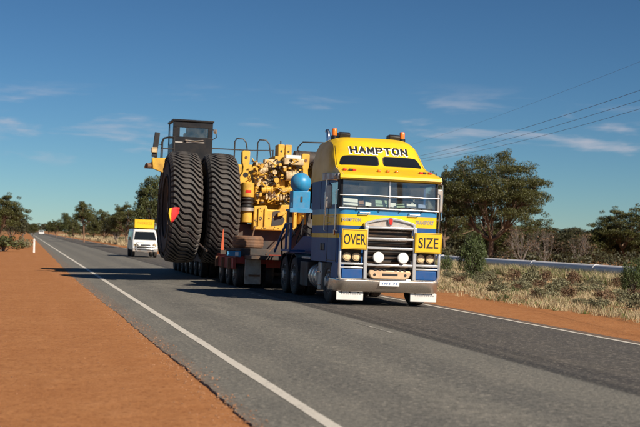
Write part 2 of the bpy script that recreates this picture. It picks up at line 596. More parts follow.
def tag(o, label=None, cat=None, group=None, kind=None):
    if label:
        o['label'] = label
    if cat:
        o['category'] = cat
    if group:
        o['group'] = group
    if kind:
        o['kind'] = kind
    return o


def thing(name, label, cat, loc=(0, 0, 0), rot=(0, 0, 0), group=None):
    o = bpy.data.objects.new(name, None)
    o.empty_display_size = 0.2
    COL.objects.link(o)
    o.location = loc
    o.rotation_euler = rot
    return tag(o, label, cat, group)


def quads_mesh(name, V, matname):
    """V: (n,4,3) array of quads"""
    n = len(V)
    me = bpy.data.meshes.new(name)
    me.vertices.add(n * 4)
    me.vertices.foreach_set('co', V.reshape(-1).astype(np.float32))
    me.loops.add(n * 4)
    me.loops.foreach_set('vertex_index', np.arange(n * 4, dtype=np.int32))
    me.polygons.add(n)
    me.polygons.foreach_set('loop_start', np.arange(0, n * 4, 4, dtype=np.int32))
    me.materials.append(MATS[matname])
    me.update(calc_edges=True)
    return me


def text_mesh(txt, size, offset=0.0, shear=0.0, space=1.0):
    cu = bpy.data.curves.new('t', 'FONT')
    cu.body = txt
    cu.size = size
    cu.align_x = 'CENTER'
    cu.align_y = 'CENTER'
    cu.offset = offset
    cu.shear = shear
    cu.space_character = space
    cu.resolution_u = 3
    ob = bpy.data.objects.new('t', cu)
    COL.objects.link(ob)
    dg = bpy.context.evaluated_depsgraph_get()
    me = bpy.data.meshes.new_from_object(ob.evaluated_get(dg))
    bpy.data.objects.remove(ob)
    bpy.data.curves.remove(cu)
    return me


def text_part(name, txt, size, fn, matname, parent, offset=0.0, shear=0.0, width=None, space=1.0, height=None):
    """flat lettering; fn maps (u,v) in metres to the local surface point"""
    me = text_mesh(txt, size, offset, shear, space)
    us = [v.co.x for v in me.vertices]
    vs_ = [v.co.y for v in me.vertices]
    kx = (width / (max(us) - min(us))) if width else 1.0
    ky = (height / (max(vs_) - min(vs_))) if height else 1.0
    cx, cy = (max(us) + min(us)) / 2, (max(vs_) + min(vs_)) / 2
    for v in me.vertices:
        v.co = Vector(fn((v.co.x - cx) * kx, (v.co.y - cy) * ky))
    me.materials.clear()
    me.materials.append(MATS[matname])
    o = bpy.data.objects.new(name, me)
    COL.objects.link(o)
    o.parent = parent
    return o


# ------------------------------------------------------------------ ground, road, markings
XL, XR, XC, CR = 2.686, 9.867, 6.276, 0.0168


def road_z(x):
    return -CR * abs(x - XC)


def sst(a, b, x):
    t = min(1, max(0, (x - a) / (b - a)))
    return t * t * (3 - 2 * t)


def ground_z(x, y):
    z = -0.0775
    z -= 0.42 * sst(12.0, 24.0, x) + 0.15 * sst(2.0, -10.0, x)
    if 2.3 < x < 9.8:
        z -= 0.08
    if x > 11 or x < 1.0:
        k = min(1, abs(x - 11) / 4 if x > 11 else abs(x - 1.0) / 5)
        z += k * (0.05 * sin(x * 0.9 + 1.3 * sin(y * 0.21)) * cos(y * 0.37) + 0.03 * sin(x * 2.3 + y * 1.1))
    return z


def build_ground():
    xs = [-3000, -1200, -500, -220, -120, -70, -45, -30, -22, -17, -14]
    x = -12.0
    while x < 40:
        xs.append(x)
        x += 0.5 if -6 < x < 16 else 0.8
    xs += [45, 52, 62, 80, 110, 160, 240, 400, 800, 1600, 3000]
    ys = [-2500, -900, -300, -100, -40, -20, -8]
    y = 0.0
    while y < 90:
        ys.append(y)
        y += 0.8 if y < 50 else 1.6
    while y < 400:
        ys.append(y)
        y *= 1.06
    ys += [430, 520, 700, 1000, 1600, 2600, 4500]
    vs = [(a, b, ground_z(a, b)) for b in ys for a in xs]
    n = len(xs)
    fs = [(j * n + i, j * n + i + 1, (j + 1) * n + i + 1, (j + 1) * n + i) for j in range(len(ys) - 1) for i in range(n - 1)]
    mb = MB().add(vs, fs)
    o = mb.build('ground', 'red_earth', smooth=180)
    tag(o, kind='structure')


build_ground()


def ribbon(name, x0f, x1f, y0, y1, matname, zoff, step=lambda y: 0.4, mids=(), skirt=0.0):
    ys = []
    y = y0
    while y < y1:
        ys.append(y)
        y += step(y)
    ys.append(y1)
    vs, fs = [], []
    for y in ys:
        row = [x0f(y)] + list(mids) + [x1f(y)]
        if skirt:
            vs.append((row[0] - 0.03, y, road_z(row[0]) - skirt))
        for x in row:
            vs.append((x, y, road_z(x) + zoff))
        if skirt:
            vs.append((row[-1] + 0.03, y, road_z(row[-1]) - skirt))
    n = 2 + len(mids) + (2 if skirt else 0)
    for j in range(len(ys) - 1):
        for i in range(n - 1):
            fs.append((j * n + i, j * n + i + 1, (j + 1) * n + i + 1, (j + 1) * n + i))
    return MB().add(vs, fs).build(name, matname, smooth=60)


def jag(seed, amp):
    r = np.random.default_rng(seed)
    ph = r.uniform(0, 6.28, 12)
    fr = r.uniform(0.6, 11.0, 12)

    def f(y):
        if y > 160:
            return 0.0
        return r.normal() * 0.010 + amp * sum(sin(fr[i] * y + ph[i]) * (0.7 / (0.5 + fr[i] * 0.5)) for i in range(12)) / 2.2
    return f


jl, jr = jag(3, 0.035), jag(5, 0.035)
stp = lambda y: 0.14 if y < 60 else (1.0 if y < 150 else 25.0)
road = ribbon('road', lambda y: 2.02 - 0.28 * sst(8, 50, y) + jl(y), lambda y: 10.2 + jr(y), -40, 2500, 'asphalt', 0.0, stp, mids=(2.6, 4.5, 6.276, 8.0, 9.7), skirt=0.12)
tag(road, kind='structure')
# broken lip of the seal where it drops to the red shoulder
stl = lambda y: 1.0 if y < 150 else 30.0
tag(ribbon('edge_line', lambda y: XL - 0.065 + 0.005 * sin(1.1 * y), lambda y: XL + 0.065 + 0.005 * sin(1.3 * y + 1), -40, 1500, 'line_paint', 0.004, stl), kind='structure')
tag(ribbon('edge_line', lambda y: XR - 0.055, lambda y: XR + 0.055, -40, 1500, 'line_paint', 0.004, stl), kind='structure')
ds = -15.3
while ds < 330:
    o = ribbon('centre_line', lambda y: 6.10 - 0.025, lambda y: 6.10 + 0.035, ds, ds + 2.6, 'line_worn', 0.004, lambda y: 1.3)
    tag(o, kind='structure')
    ds += 12.0

# loose stones on the near red shoulder (uncountable)
V = []
for i in range(700):
    yy = 6 + 40 * random.random() ** 1.6
    xx = random.uniform(-3.0, 1.8) if random.random() < 0.8 else random.uniform(10.3, 12.4)
    r = random.uniform(0.004, 0.012)
    z = ground_z(xx, yy)
    c = Vector((xx, yy, z + r * 0.3))
    a = random.uniform(0, 6.28)
    p = [c + Vector((r * 1.3 * cos(a + k * pi / 2), r * cos(k * pi / 2 + a + 0.2) * 0.0 + r * sin(a + k * pi / 2), 0)) for k in range(4)]
    top = c + Vector((0, 0, r * 0.9))
    for k in range(4):
        V.append([p[k], p[(k + 1) % 4], top, top])
for i in range(1500):
    yy = 8 + 45 * random.random() ** 1.7
    edge = 2.02 - 0.28 * sst(8, 50, yy)
    xx = edge + random.gauss(-0.06, 0.13)
    r = random.uniform(0.005, 0.014)
    c = Vector((xx, yy, max(ground_z(xx, yy), road_z(xx) if xx > edge else -9) + r * 0.2))
    a = random.uniform(0, 6.28)
    p = [c + Vector((r * 1.3 * cos(a + k * pi / 2), r * sin(a + k * pi / 2), 0)) for k in range(4)]
    top = c + Vector((0, 0, r * 0.9))
    for k in range(4):
        V.append([p[k], p[(k + 1) % 4], top, top])
Vn = np.array([[tuple(q) for q in f] for f in V])
tri = bpy.data.meshes.new('gravel')
vv = Vn[:, :3].reshape(-1, 3)
tri.from_pydata([tuple(p) for p in vv], [], [(3 * i, 3 * i + 1, 3 * i + 2) for i in range(len(Vn))])
tri.materials.append(MATS['pebble'])
tag(inst('gravel', tri), 'loose pale stones scattered on the red dirt shoulder', 'gravel', kind='stuff')

# ------------------------------------------------------------------ prime mover
TX, TD, TR = 8.46, 29.29, 0.0168
PM = thing('truck', 'yellow and blue cab-over truck with white bull bar coming down the road', 'truck',
           (TX, TD, road_z(TX)), (0, TR, 0))


def rrect(hw, y0, y1, r, k=5):
    pts = []
    for cx, cy, a0 in ((hw - r, y0 + r, -pi / 2), (hw - r, y1 - r, 0), (-hw + r, y1 - r, pi / 2), (-hw + r, y0 + r, pi)):
        for i in range(k + 1):
            a = a0 + (pi / 2) * i / k
            pts.append((cx + r * cos(a), cy + r * sin(a)))
    return pts


def cab_lower():
    zs = [(1.0, 1.235), (1.60, 1.24), (1.70, 1.24), (1.90, 1.24), (2.17, 1.24), (2.30, 1.238)]
    band = [0, 1, 0, 1, 2]
    mb = MB()
    rings = [[(x, y, z) for x, y in rrect(hw, 0.13, 3.15, 0.16)] for z, hw in zs]
    n = len(rings[0])
    for b in range(5):
        vs = rings[b] + rings[b + 1]
        mb.add(vs, [(i, (i + 1) % n, n + (i + 1) % n, n + i) for i in range(n)], band[b])
    mb.add(rings[0], [tuple(range(n))], 0)
    return mb.build('cab_shell', ['blue', 'yellow', 'bright_blue'], PM)


cs = cab_lower()
# the floor of the cab and the dash
MB().box(-1.18, 1.18, 0.2, 3.1, 2.20, 2.25).build('cab_floor', 'cab_trim', PM)
MB().box(-1.16, 1.16, 0.24, 0.62, 2.25, 2.38).build('dashboard', 'cab_trim', PM, 0.03)
MB().box(-1.16, 1.16, 1.45, 1.5, 2.25, 2.985).build('sleeper_curtain', 'cab_lining', PM)
for sx in (-0.62, 0.62):
    st = MB().box(sx - 0.25, sx + 0.25, 1.15, 1.27, 2.2, 2.86).build('seat', 'seat_cloth', PM, 0.05)
    MB().box(sx - 0.13, sx + 0.13, 1.14, 1.24, 2.86, 2.97).build('headrest', 'seat_cloth', st, 0.03)
swl = MB()
swl.tube([(0.62 + 0.22 * cos(a), 0.66 + 0.05 * sin(a), 2.42 + 0.17 * sin(a)) for a in [2 * pi * i / 24 for i in range(25)]], 0.016)
swl.cyl((0.62, 0.66, 2.42), (0.62, 0.5, 2.3), 0.03)
swl.box(0.42, 0.82, 0.65, 0.67, 2.405, 2.435)
swl.build('steering_wheel', 'black', PM)
# things lying along the dash
for i, (x, w, h, m, ry) in enumerate([(-0.92, 0.36, 0.17, 'paper', 0.1), (-0.64, 0.12, 0.13, 'brown_card', -0.2), (-0.45, 0.15, 0.10, 'letter_white', 0.2),
                                  (-0.16, 0.28, 0.16, 'green_card', 0), (-0.2, 0.16, 0.08, 'brown_card', 0.3), (0.16, 0.16, 0.11, 'paper', 0.2),
                                  (0.33, 0.2, 0.09, 'green_card', -0.2), (0.62, 0.24, 0.10, 'paper', 0.1), (0.9, 0.18, 0.10, 'letter_blue', 0.2)]):
    y = 0.30 + 0.05 * (i % 3)
    it = MB().box(x - w / 2, x + w / 2, y, y + 0.03, 2.38, 2.38 + h, rot=Matrix.Rotation(ry * 0.4, 3, 'Y') @ Matrix.Rotation(-0.35, 3, 'X')).build('dash_paper', m, PM)
# pillars and side walls above the belt line
for s in (-1, 1):
    up = MB()
    up.prism([(s * 1.238, 0.33), (s * 1.238, 0.22), (s * 1.20, 0.165), (s * 1.155, 0.15), (s * 1.155, 0.20), (s * 1.19, 0.33)], 'z', 2.30, 3.02)
    up.build('corner_pillar', 'dark_cab', PM)
    sw = MB()
    X0, X1 = (s * 1.238, s * 1.19)
    a, b = min(X0, X1), max(X0, X1)
    sw.box(a, b, 0.33, 1.2, 2.30, 2.40)
    sw.box(a, b, 0.33, 1.2, 2.94, 3.02)
    sw.box(a, b, 1.2, 3.14, 2.30, 3.02)
    side = sw.build('side_panel', 'blue', PM)
    MB().box(s * 1.215 - 0.006, s * 1.215 + 0.006, 0.33, 1.2, 2.40, 2.94).build('side_window', 'glass', PM)
    q = MB()
    for y in (0.30, 1.22, 2.1):
        q.box(s * 1.241 - 0.004, s * 1.241 + 0.004, y, y + 0.014, 1.02 if y < 2 else 2.3, 3.0)
    q.box(s * 1.241 - 0.004, s * 1.241 + 0.004, 0.3, 1.23, 1.04, 1.054)
    q.build('door_seam', 'black', PM)
    MB().tube([(s * 1.245, 1.1, 1.95), (s * 1.285, 1.09, 1.955), (s * 1.285, 0.95, 1.955), (s * 1.245, 0.94, 1.95)], 0.013, 6).build('door_handle', 'chrome', PM)
    for y in (1.36, 0.24):
        MB().tube([(s * 1.24, y, 1.75), (s * 1.30, y, 1.78), (s * 1.30, y, 2.72), (s * 1.24, y, 2.75)], 0.016, 8).build('grab_rail', 'chrome', PM)
    # polished wind deflector over the door
    MB().prism([(0.12, 2.98), (0.12, 3.14), (1.75, 3.20), (1.75, 3.02)], 'x', s * 1.25, s * 1.30).build('side_visor', 'dull_alloy', PM, 0.01)
    # sleeper vents and lower steps
    for y in (1.5, 1.75):
        MB().box(s * 1.246 - 0.012, s * 1.246 + 0.012, y, y + 0.17, 1.28, 1.45).build('vent', 'black', PM, 0.01)
    # lower corner between cab and bumper
    MB().prism([(0.02, 0.62), (0.02, 1.0), (0.13, 1.02), (0.60, 1.02), (0.75, 0.88), (0.82, 0.62)], 'x', s * 1.10, s * 1.235).build('corner_panel', 'blue', PM, 0.02)
    MB().box(s * 1.25 - 0.02, s * 1.25 + 0.02, 0.46, 0.54, 1.66, 1.80).build('side_indicator', 'orange_lens', PM, 0.012)

# windscreen: two panes, black surround, centre bar
MB().box(-1.155, -0.02, 0.150, 0.162, 2.33, 2.99, rot=Matrix.Rotation(-0.04, 3, 'X')).build('windscreen_pane', 'glass', PM)
MB().box(0.02, 1.155, 0.150, 0.162, 2.33, 2.99, rot=Matrix.Rotation(-0.04, 3, 'X')).build('windscreen_pane', 'glass', PM)
fr = MB()
fr.box(-1.17, 1.17, 0.135, 0.19, 2.295, 2.335)
fr.box(-1.17, 1.17, 0.150, 0.20, 2.985, 3.03)
fr.build('windscreen_seal', 'black', PM)
MB().box(-0.022, 0.022, 0.125, 0.185, 2.33, 2.99).build('windscreen_divider', 'alloy', PM, 0.006)
MB().tube([(-1.235, 0.10, 2.625), (-0.6, 0.075, 2.63), (0, 0.07, 2.63), (0.6, 0.075, 2.63), (1.235, 0.10, 2.625)], 0.014, 8).build('screen_guard_bar', 'alloy', PM)
MB().tube([(-1.235, 0.10, 2.315), (0, 0.085, 2.32), (1.235, 0.10, 2.315)], 0.016, 8).build('screen_guard_bar', 'alloy', PM)
for sx in (-1, 1):
    w = MB()
    for x0 in (0.25, 0.8):
        w.tube([(sx * x0, 0.10, 2.26), (sx * (x0 + 0.02), 0.085, 2.33), (sx * (x0 - 0.02), 0.11, 2.36)], 0.012, 6)
        w.box(sx * x0 - 0.32, sx * x0 + 0.28, 0.112, 0.127, 2.352, 2.372)
    w.build('wiper', 'black', PM)
    # step handle under the screen
    MB().tube([(sx * 0.62 - 0.13, 0.125, 2.245), (sx * 0.62 - 0.12, 0.05, 2.215), (sx * 0.62 + 0.12, 0.05, 2.215), (sx * 0.62 + 0.13, 0.125, 2.245)], 0.014, 8).build('step_handle', 'alloy', PM)

# roof fairing: profile (y, z, half width)
PROF = [(0.02, 2.99, 1.255), (-0.045, 3.03, 1.265), (-0.05, 3.09, 1.265), (0.04, 3.14, 1.25), (0.40, 3.23, 1.215), (0.78, 3.32, 1.175),
        (0.94, 3.38, 1.155), (1.02, 3.47, 1.14), (1.11, 3.62, 1.125), (1.21, 3.76, 1.11), (1.33, 3.90, 1.09), (1.52, 4.04, 1.065), (1.8, 4.135, 1.045),
        (2.1, 4.17, 1.035), (2.6, 4.18, 1.03), (3.16, 4.15, 1.03)]
ARC = [0.0]
for i in range(1, len(PROF)):
    ARC.append(ARC[-1] + math.hypot(PROF[i][0] - PROF[i - 1][0], PROF[i][1] - PROF[i - 1][1]))


def prof_at(t):
    t = min(max(t, 0), ARC[-1] - 1e-6)
    for i in range(1, len(ARC)):
        if t <= ARC[i]:
            k = (t - ARC[i - 1]) / (ARC[i] - ARC[i - 1])
            return [PROF[i - 1][j] * (1 - k) + PROF[i][j] * k for j in range(3)]


def fairing(x, t, off=0.0):
    y, z, hw = prof_at(t)
    q = min(1.0, abs(x) / hw)
    upness = sst(3.2, 3.9, z)
    y2 = y + (0.05 + 0.12 * upness) * q ** 4
    z2 = z - 0.12 * upness * q ** 7
    # outward direction is forward and up
    sl = 0.55 if z > 3.35 else 0.9
    return Vector((x, y2 - off * (1 if z < 4.0 else 0.3), z2 + off * (0.6 if z > 3.35 else 1.2)))


def build_fairing():
    NT, NX = 46, 24
    mb = MB()

    def fn(u, v):
        t = v * ARC[-1]
        hw = prof_at(t)[2]
        return fairing((2 * u - 1) * hw, t)
    mb.grid(fn, NX, NT)
    for s in (-1, 1):
        vs, fs = [], []
        for j in range(NT + 1):
            t = j / NT * ARC[-1]
            y, z, hw = prof_at(t)
            p = fairing(s * hw, t)
            base = Vector((s * 1.238, max(p.y, 0.02), 2.99))
            mid1 = p.lerp(base, 0.22) + Vector((s * 0.055 * sst(3.2, 4.0, z), 0, 0.02 * sst(3.2, 4.0, z)))
            mid2 = p.lerp(base, 0.55) + Vector((s * 0.06 * sst(3.2, 4.0, z), 0, 0))
            vs += [p, mid1, mid2, base]
        for j in range(NT):
            for k in range(3):
                fs.append((j * 4 + k, j * 4 + k + 1, (j + 1) * 4 + k + 1, (j + 1) * 4 + k))
        mb.add(vs, fs)
    # back wall of the fairing
    t = ARC[-1]
    hw = prof_at(t)[2]
    top = [fairing((2 * i / 12 - 1) * hw, t) for i in range(13)]
    mb.add(top + [Vector((1.238, 3.16, 2.99)), Vector((-1.238, 3.16, 2.99))], [tuple(range(15))])
    bm_o = mb.build('roof_fairing', 'yellow', PM, smooth=40)
    return bm_o


roof = build_fairing()
MB().box(-1.2, 1.2, 0.2, 3.1, 2.985, 3.0).build('headlining', 'cab_lining', PM)


def t_of_z(z):
    for i in range(1, len(PROF)):
        if PROF[i - 1][1] <= z <= PROF[i][1]:
            return ARC[i - 1] + (z - PROF[i - 1][1]) / (PROF[i][1] - PROF[i - 1][1]) * (ARC[i] - ARC[i - 1])


tw0, tw1 = t_of_z(3.41), t_of_z(3.63)
for s in (-1, 1):
    # roof windows: dark panes with a black gasket
    for (name, grow, off, m) in (('roof_window_seal', 0.022, 0.006, 'black'), ('roof_window', 0.0, 0.014, 'dark_glass')):
        def fn(u, v, s=s, g=grow, off=off):
            t = tw0 - g + (tw1 - tw0 + 2 * g) * v
            xa, xb = 0.075 - g, 1.05 + g - 0.10 * v
            # rounded ends
            k = (abs(2 * v - 1)) ** 5 * 0.05
            x = (xa + k) + (xb - xa - 2 * k) * u
            return fairing(s * x, t, off)
        MB().grid(fn, 14, 8).build(name, m, roof, smooth=60)
# lettering on the brow
tl = t_of_z(3.79)
GLYPH = {'H': [((0, 0), (0, 1)), ((1, 0), (1, 1)), ((0, .5), (1, .5))], 'A': [((0, 0), (.5, 1)), ((.5, 1), (1, 0)), ((.22, .33), (.78, .33))],
         'M': [((0, 0), (0, 1)), ((0, 1), (.5, .25)), ((.5, .25), (1, 1)), ((1, 1), (1, 0))], 'P': [((0, 0), (0, 1)), ((0, 1), (.75, 1)), ((.75, 1), (1, .85)), ((1, .85), (1, .62)), ((1, .62), (.75, .46)), ((.75, .46), (0, .46))],
         'T': [((.5, 0), (.5, 1)), ((0, 1), (1, 1))], 'O': [((.25, 0), (0, .25)), ((0, .25), (0, .75)), ((0, .75), (.25, 1)), ((.25, 1), (.75, 1)), ((.75, 1), (1, .75)), ((1, .75), (1, .25)), ((1, .25), (.75, 0)), ((.75, 0), (.25, 0))],
         'N': [((0, 0), (0, 1)), ((0, 1), (1, 0)), ((1, 0), (1, 1))]}


def brow_letters(name, word, cx, dz, off, th, m, lw=0.125, lh=0.165, pitch=0.208):
    for i, chx in enumerate(word):
        mb = MB()
        x0 = cx + (i - (len(word) - 1) / 2) * pitch - lw / 2
        for (a, b) in GLYPH[chx]:
            A = Vector((x0 + a[0] * lw, (a[1] - 0.5) * lh, 0))
            B = Vector((x0 + b[0] * lw, (b[1] - 0.5) * lh, 0))
            d = (B - A).normalized()
            nn = Vector((-d.y, d.x, 0)) * th / 2
            A, B = A - d * th * 0.45, B + d * th * 0.45
            k = 4
            vs = []
            for j in range(k + 1):
                p = A.lerp(B, j / k)
                for q in (p - nn, p + nn):
                    vs.append(fairing(q.x, tl + dz + q.y, off))
            mb.add(vs, [(2 * j, 2 * j + 1, 2 * j + 3, 2 * j + 2) for j in range(k)])
        mb.build(name, m, roof, smooth=0)


brow_letters('letter_shadow', 'HAMPTON', -0.016, -0.016, 0.008, 0.078, 'letter_white', 0.135, 0.185, 0.216)
brow_letters('letter', 'HAMPTON', 0.0, 0.0, 0.016, 0.046, 'letter_black', 0.135, 0.185, 0.216)
for s in (-1, 1):
    def fn(u, v, s=s):
        t = t_of_z(3.28) + (t_of_z(4.0) - t_of_z(3.28)) * v
        return fairing(s * (prof_at(t)[2] - 0.035 + 0.008 * u), t, 0.003)
    MB().grid(fn, 1, 14).build('panel_seam', 'black', roof, smooth=0)
    for j in range(9):
        pp_ = fairing(s * 1.19, t_of_z(3.12) + 0.095 * j, 0.002)
        MB().ball(tuple(pp_), 0.009, 8, 5).build('rivet', 'dull_alloy', roof)

# marker lamps along the brow
tm = ARC[4] - 0.02
for x in (-0.22, 0.0, 0.22):
    p = fairing(x, tm)
    MB().box(x - 0.04, x + 0.04, p.y - 0.05, p.y + 0.03, p.z - 0.005, p.z + 0.05).build('marker_lamp', 'orange_lens', PM, 0.012)
for s in (-1, 1):
    for x, m in ((1.07, 'red_lens'), (0.93, 'black'), (0.84, 'red_lens')):
        p = fairing(s * x, tm)
        MB().box(s * x - 0.045, s * x + 0.045, p.y - 0.05, p.y + 0.03, p.z - 0.005, p.z + 0.045).build('marker_lamp', m, PM, 0.012)
    # beacons and black horns on the roof
    bx = s * 0.90
    b = MB().lathe([(0.001, 4.10), (0.085, 4.10), (0.085, 4.20), (0.07, 4.21)], (bx, 2.3, 0), 'z', 16).build('beacon_base', 'black', PM)
    MB().lathe([(0.068, 4.20), (0.068, 4.36), (0.055, 4.385), (0.001, 4.39)], (bx, 2.3, 0), 'z', 16).build('beacon', 'orange_lens', PM)
    MB().prism([(2.15, 4.12), (2.12, 4.25), (2.2, 4.30), (2.45, 4.29), (2.5, 4.12)], 'x', s * 0.52, s * 0.80).build('work_lamp', 'black', PM, 0.015)
    # exhaust stacks behind the cab
    et = 4.36 if s < 0 else 4.05
    ex = MB()
    ex.tube([(s * 0.80, 3.4, 1.0), (s * 0.80, 3.4, et - 0.15), (s * 0.80, 3.42, et), (s * 0.82, 3.48, et + 0.06)], 0.06, 12)
    ex.cyl((s * 0.80, 3.4, 2.0), (s * 0.80, 3.4, 3.6), 0.12)
    ex.build('exhaust_stack', 'chrome', PM)

# band names
text_part('lettering', 'HAMPTON', 0.12, lambda u, v: (-0.92 + u, 0.1245, 2.045 + v), 'letter_grey', PM, offset=0.004, width=0.46, height=0.095)
text_part('lettering', 'TRANSPORT', 0.12, lambda u, v: (0.90 + u, 0.1245, 2.035 + v), 'letter_grey', PM, offset=0.004, width=0.46, height=0.095)

# grille
MB().box(-0.60, 0.60, 0.10, 0.128, 0.70, 1.90).build('grille_backing', 'black', PM)
arch = MB()
out = [(-0.63, 1.86), (-0.63, 1.975), (-0.55, 2.02), (-0.2, 2.10), (0, 2.125), (0.2, 2.10), (0.55, 2.02), (0.63, 1.975), (0.63, 1.86)]
inn = [(-0.57, 1.89), (-0.57, 1.955), (-0.5, 1.985), (-0.2, 2.05), (0, 2.07), (0.2, 2.05), (0.5, 1.985), (0.57, 1.955), (0.57, 1.89)]
n = len(out)
for y0, y1 in ((-0.03, 0.12),):
    vs = [(x, y0, z) for x, z in out] + [(x, y0, z) for x, z in inn] + [(x, y1, z) for x, z in out] + [(x, y1, z) for x, z in inn]
    fs = []
    for i in range(n):
        j = (i + 1) % n
        fs += [(i, j, n + j, n + i), (2 * n + i, 3 * n + i, 3 * n + j, 2 * n + j), (i, 2 * n + i, 2 * n + j, j), (n + i, n + j, 3 * n + j, 3 * n + i)]
    arch.add(vs, fs)
gr = arch.build('grille_surround', 'alloy', PM, 0.008)
MB().prism(inn, 'y', 0.02, 0.06).build('grille_top_panel', 'dull_alloy', gr)
for i in range(9):
    z = 0.93 + i * 0.105
    MB().box(-0.56, 0.56, 0.055, 0.098, z, z + 0.035, rot=Matrix.Rotation(0.5, 3, 'X')).build('grille_slat', 'grille_metal', gr)
emb = MB()
emb.prism([(0.045 * cos(a) * (1 + 0.25 * sin(a)), 2.02 + 0.085 * sin(a)) for a in [2 * pi * i / 18 for i in range(18)]], 'y', -0.055, -0.02)
emb.build('emblem', 'red_lens', gr, 0.006)
MB().prism([(0.06 * cos(a) * (1 + 0.25 * sin(a)), 2.02 + 0.103 * sin(a)) for a in [2 * pi * i / 18 for i in range(18)]], 'y', -0.040, -0.015).build('emblem_rim', 'chrome', gr)

# bull bar
for s in (-1, 1):
    MB().box(s * 0.605 - 0.045, s * 0.605 + 0.045, -0.11, -0.04, 0.64, 1.90).build('bull_bar_post', 'alloy', PM, 0.015)
for s in (-1, 1):
    MB().tube([(s * 1.19, -0.02, 0.62), (s * 1.225, -0.06, 0.75), (s * 1.225, -0.06, 1.62), (s * 1.21, 0.0, 1.70)], 0.036, 10).build('bull_bar_post', 'alloy', PM)
for z, w in ((1.872, 0.56), (1.61, 0.56), (1.385, 0.56), (0.985, 0.56)):
    MB().box(-w, w, -0.105, -0.045, z - 0.033, z + 0.033).build('bull_bar_rail', 'alloy', PM, 0.02)
for s in (-1, 1):
    for z in (1.0,):
        a, b = sorted((s * 0.65, s * 1.20))
        MB().box(a, b, -0.09, -0.045, z - 0.03, z + 0.025).build('bull_bar_rail', 'alloy', PM, 0.012)
        MB().box(a, b, -0.085, -0.04, 0.885, 0.93).build('bull_bar_rail', 'alloy', PM, 0.012)
# spot lamps with white covers
for s in (-1, 1):
    sp = MB().lathe([(0.001, 0.06), (0.09, 0.05), (0.128, -0.03), (0.132, -0.085)], (s * 0.305, -0.05, 1.165), 'y', 24).build('spot_lamp', 'black', PM)
    MB().lathe([(0.132, -0.08), (0.135, -0.10), (0.12, -0.118), (0.06, -0.128), (0.001, -0.13)], (s * 0.305, -0.05, 1.165), 'y', 24).build('lamp_cover', 'white_cover', sp)
    # headlamp housing: dark recess with two lamps
    a, b = sorted((s * 0.66, s * 1.19))
    MB().box(a, b, 0.10, 0.126, 1.03, 1.36).build('headlamp_panel', 'dark_steel', PM)
    for x in (0.80, 1.03):
        hl = MB().lathe([(0.001, 0.10), (0.06, 0.09), (0.085, 0.03), (0.092, 0.0), (0.10, 0.0), (0.10, 0.10)], (s * x, 0.03, 1.16), 'y', 22).build('headlamp', 'warm_lamp', PM)
        MB().lathe([(0.088, 0.0), (0.07, -0.018), (0.001, -0.03)], (s * x, 0.035, 1.16), 'y', 22).build('lens', 'lamp_lens', hl)
    a, b = sorted((s * 0.66, s * 1.165))
    MB().box(a, b, -0.07, 0.06, 0.655, 0.868).build('corner_light_cover', 'blue', PM, 0.012)
    # white mud flap boards under the bumper
    a, b = sorted((s * 0.585, s * 1.245))
    fl = MB().box(a, b, 0.08, 0.10, 0.125, 0.335).build('front_flap', 'white_paint', PM, 0.01)
    q = MB()
    for k in range(9):
        xx = a + 0.12 + k * 0.055
        q.box(xx, xx + 0.034, 0.074, 0.08, 0.262, 0.292)
    q.build('flap_mark', 'letter_grey', fl)
    for k in range(3):
        MB().cyl((a + 0.12 + k * 0.21, 0.085, 0.345), (a + 0.12 + k * 0.21, 0.085, 0.305), 0.02).build('flap_bolt', 'dark_steel', fl)

# lower shaped panel with slots
lp = MB()
poly = [(-0.52, 0.79), (-0.50, 0.86), (0.50, 0.86), (0.52, 0.79), (0.47, 0.69), (0.38, 0.655), (-0.38, 0.655), (-0.47, 0.69)]
lp.prism(poly, 'y', -0.13, -0.04)
low = lp.build('centre_panel', 'tan_reflection_alloy', PM, 0.02)
MB().box(-0.19, 0.19, -0.136, -0.129, 0.735, 0.79).build('slot', 'black', low)
for x in (-0.36, -0.25, -0.14, 0.14, 0.25, 0.36):
    MB().box(x - 0.028, x + 0.028, -0.135, -0.10, 0.845, 0.885).build('slot', 'black', low)
for x in (-0.38, 0.38):
    MB().cyl((x, -0.138, 0.755), (x, -0.12, 0.755), 0.032, n=16).build('tow_hole', 'black', low)
# bumper: curved polished sheet wrapping the corners
bp = MB()
path = []
for i in range(41):
    u = i / 40 * 2 - 1
    x = u * 1.27
    y = -0.075 + 0.16 * max(0, (abs(u) - 0.86) / 0.14) ** 2
    path.append((x, y))
path = [(-1.285, 0.75)] + path + [(1.285, 0.75)]
sect = [(0.0, 0.627), (-0.022, 0.612), (-0.028, 0.59), (0.03, 0.46), (0.075, 0.36), (0.10, 0.335), (0.14, 0.33)]
vs, fs = [], []
for (x, y) in path:
    for d, z in sect:
        vs.append((x * (1 - 0.0 * d), y + d, z))
k = len(sect)
for i in range(len(path) - 1):
    for j in range(k - 1):
        fs.append((i * k + j, (i + 1) * k + j, (i + 1) * k + j + 1, i * k + j + 1))
bp.add(vs, fs)
bp.build('bumper', 'bumper_chrome', PM, smooth=50)
MB().prism([(-1.265, 0.07), (-1.22, -0.055), (1.22, -0.055), (1.265, 0.07), (1.2, 0.12), (-1.2, 0.12)], 'z', 0.622, 0.655).build('bumper_ledge', 'alloy', PM, 0.006)
pl = MB().box(-0.245, 0.245, -0.115, -0.103, 0.485, 0.612).build('number_plate', 'white_cover', PM, 0.006)
q = MB()
for i in range(7):
    if i == 4:
        continue
    x = -0.19 + i * 0.058
    q.box(x, x + 0.014, -0.119, -0.115, 0.520, 0.572)
    q.box(x + 0.020, x + 0.034, -0.119, -0.115, 0.524 + 0.006 * (i % 3), 0.572)
q.build('plate_marks', 'letter_blue', pl)
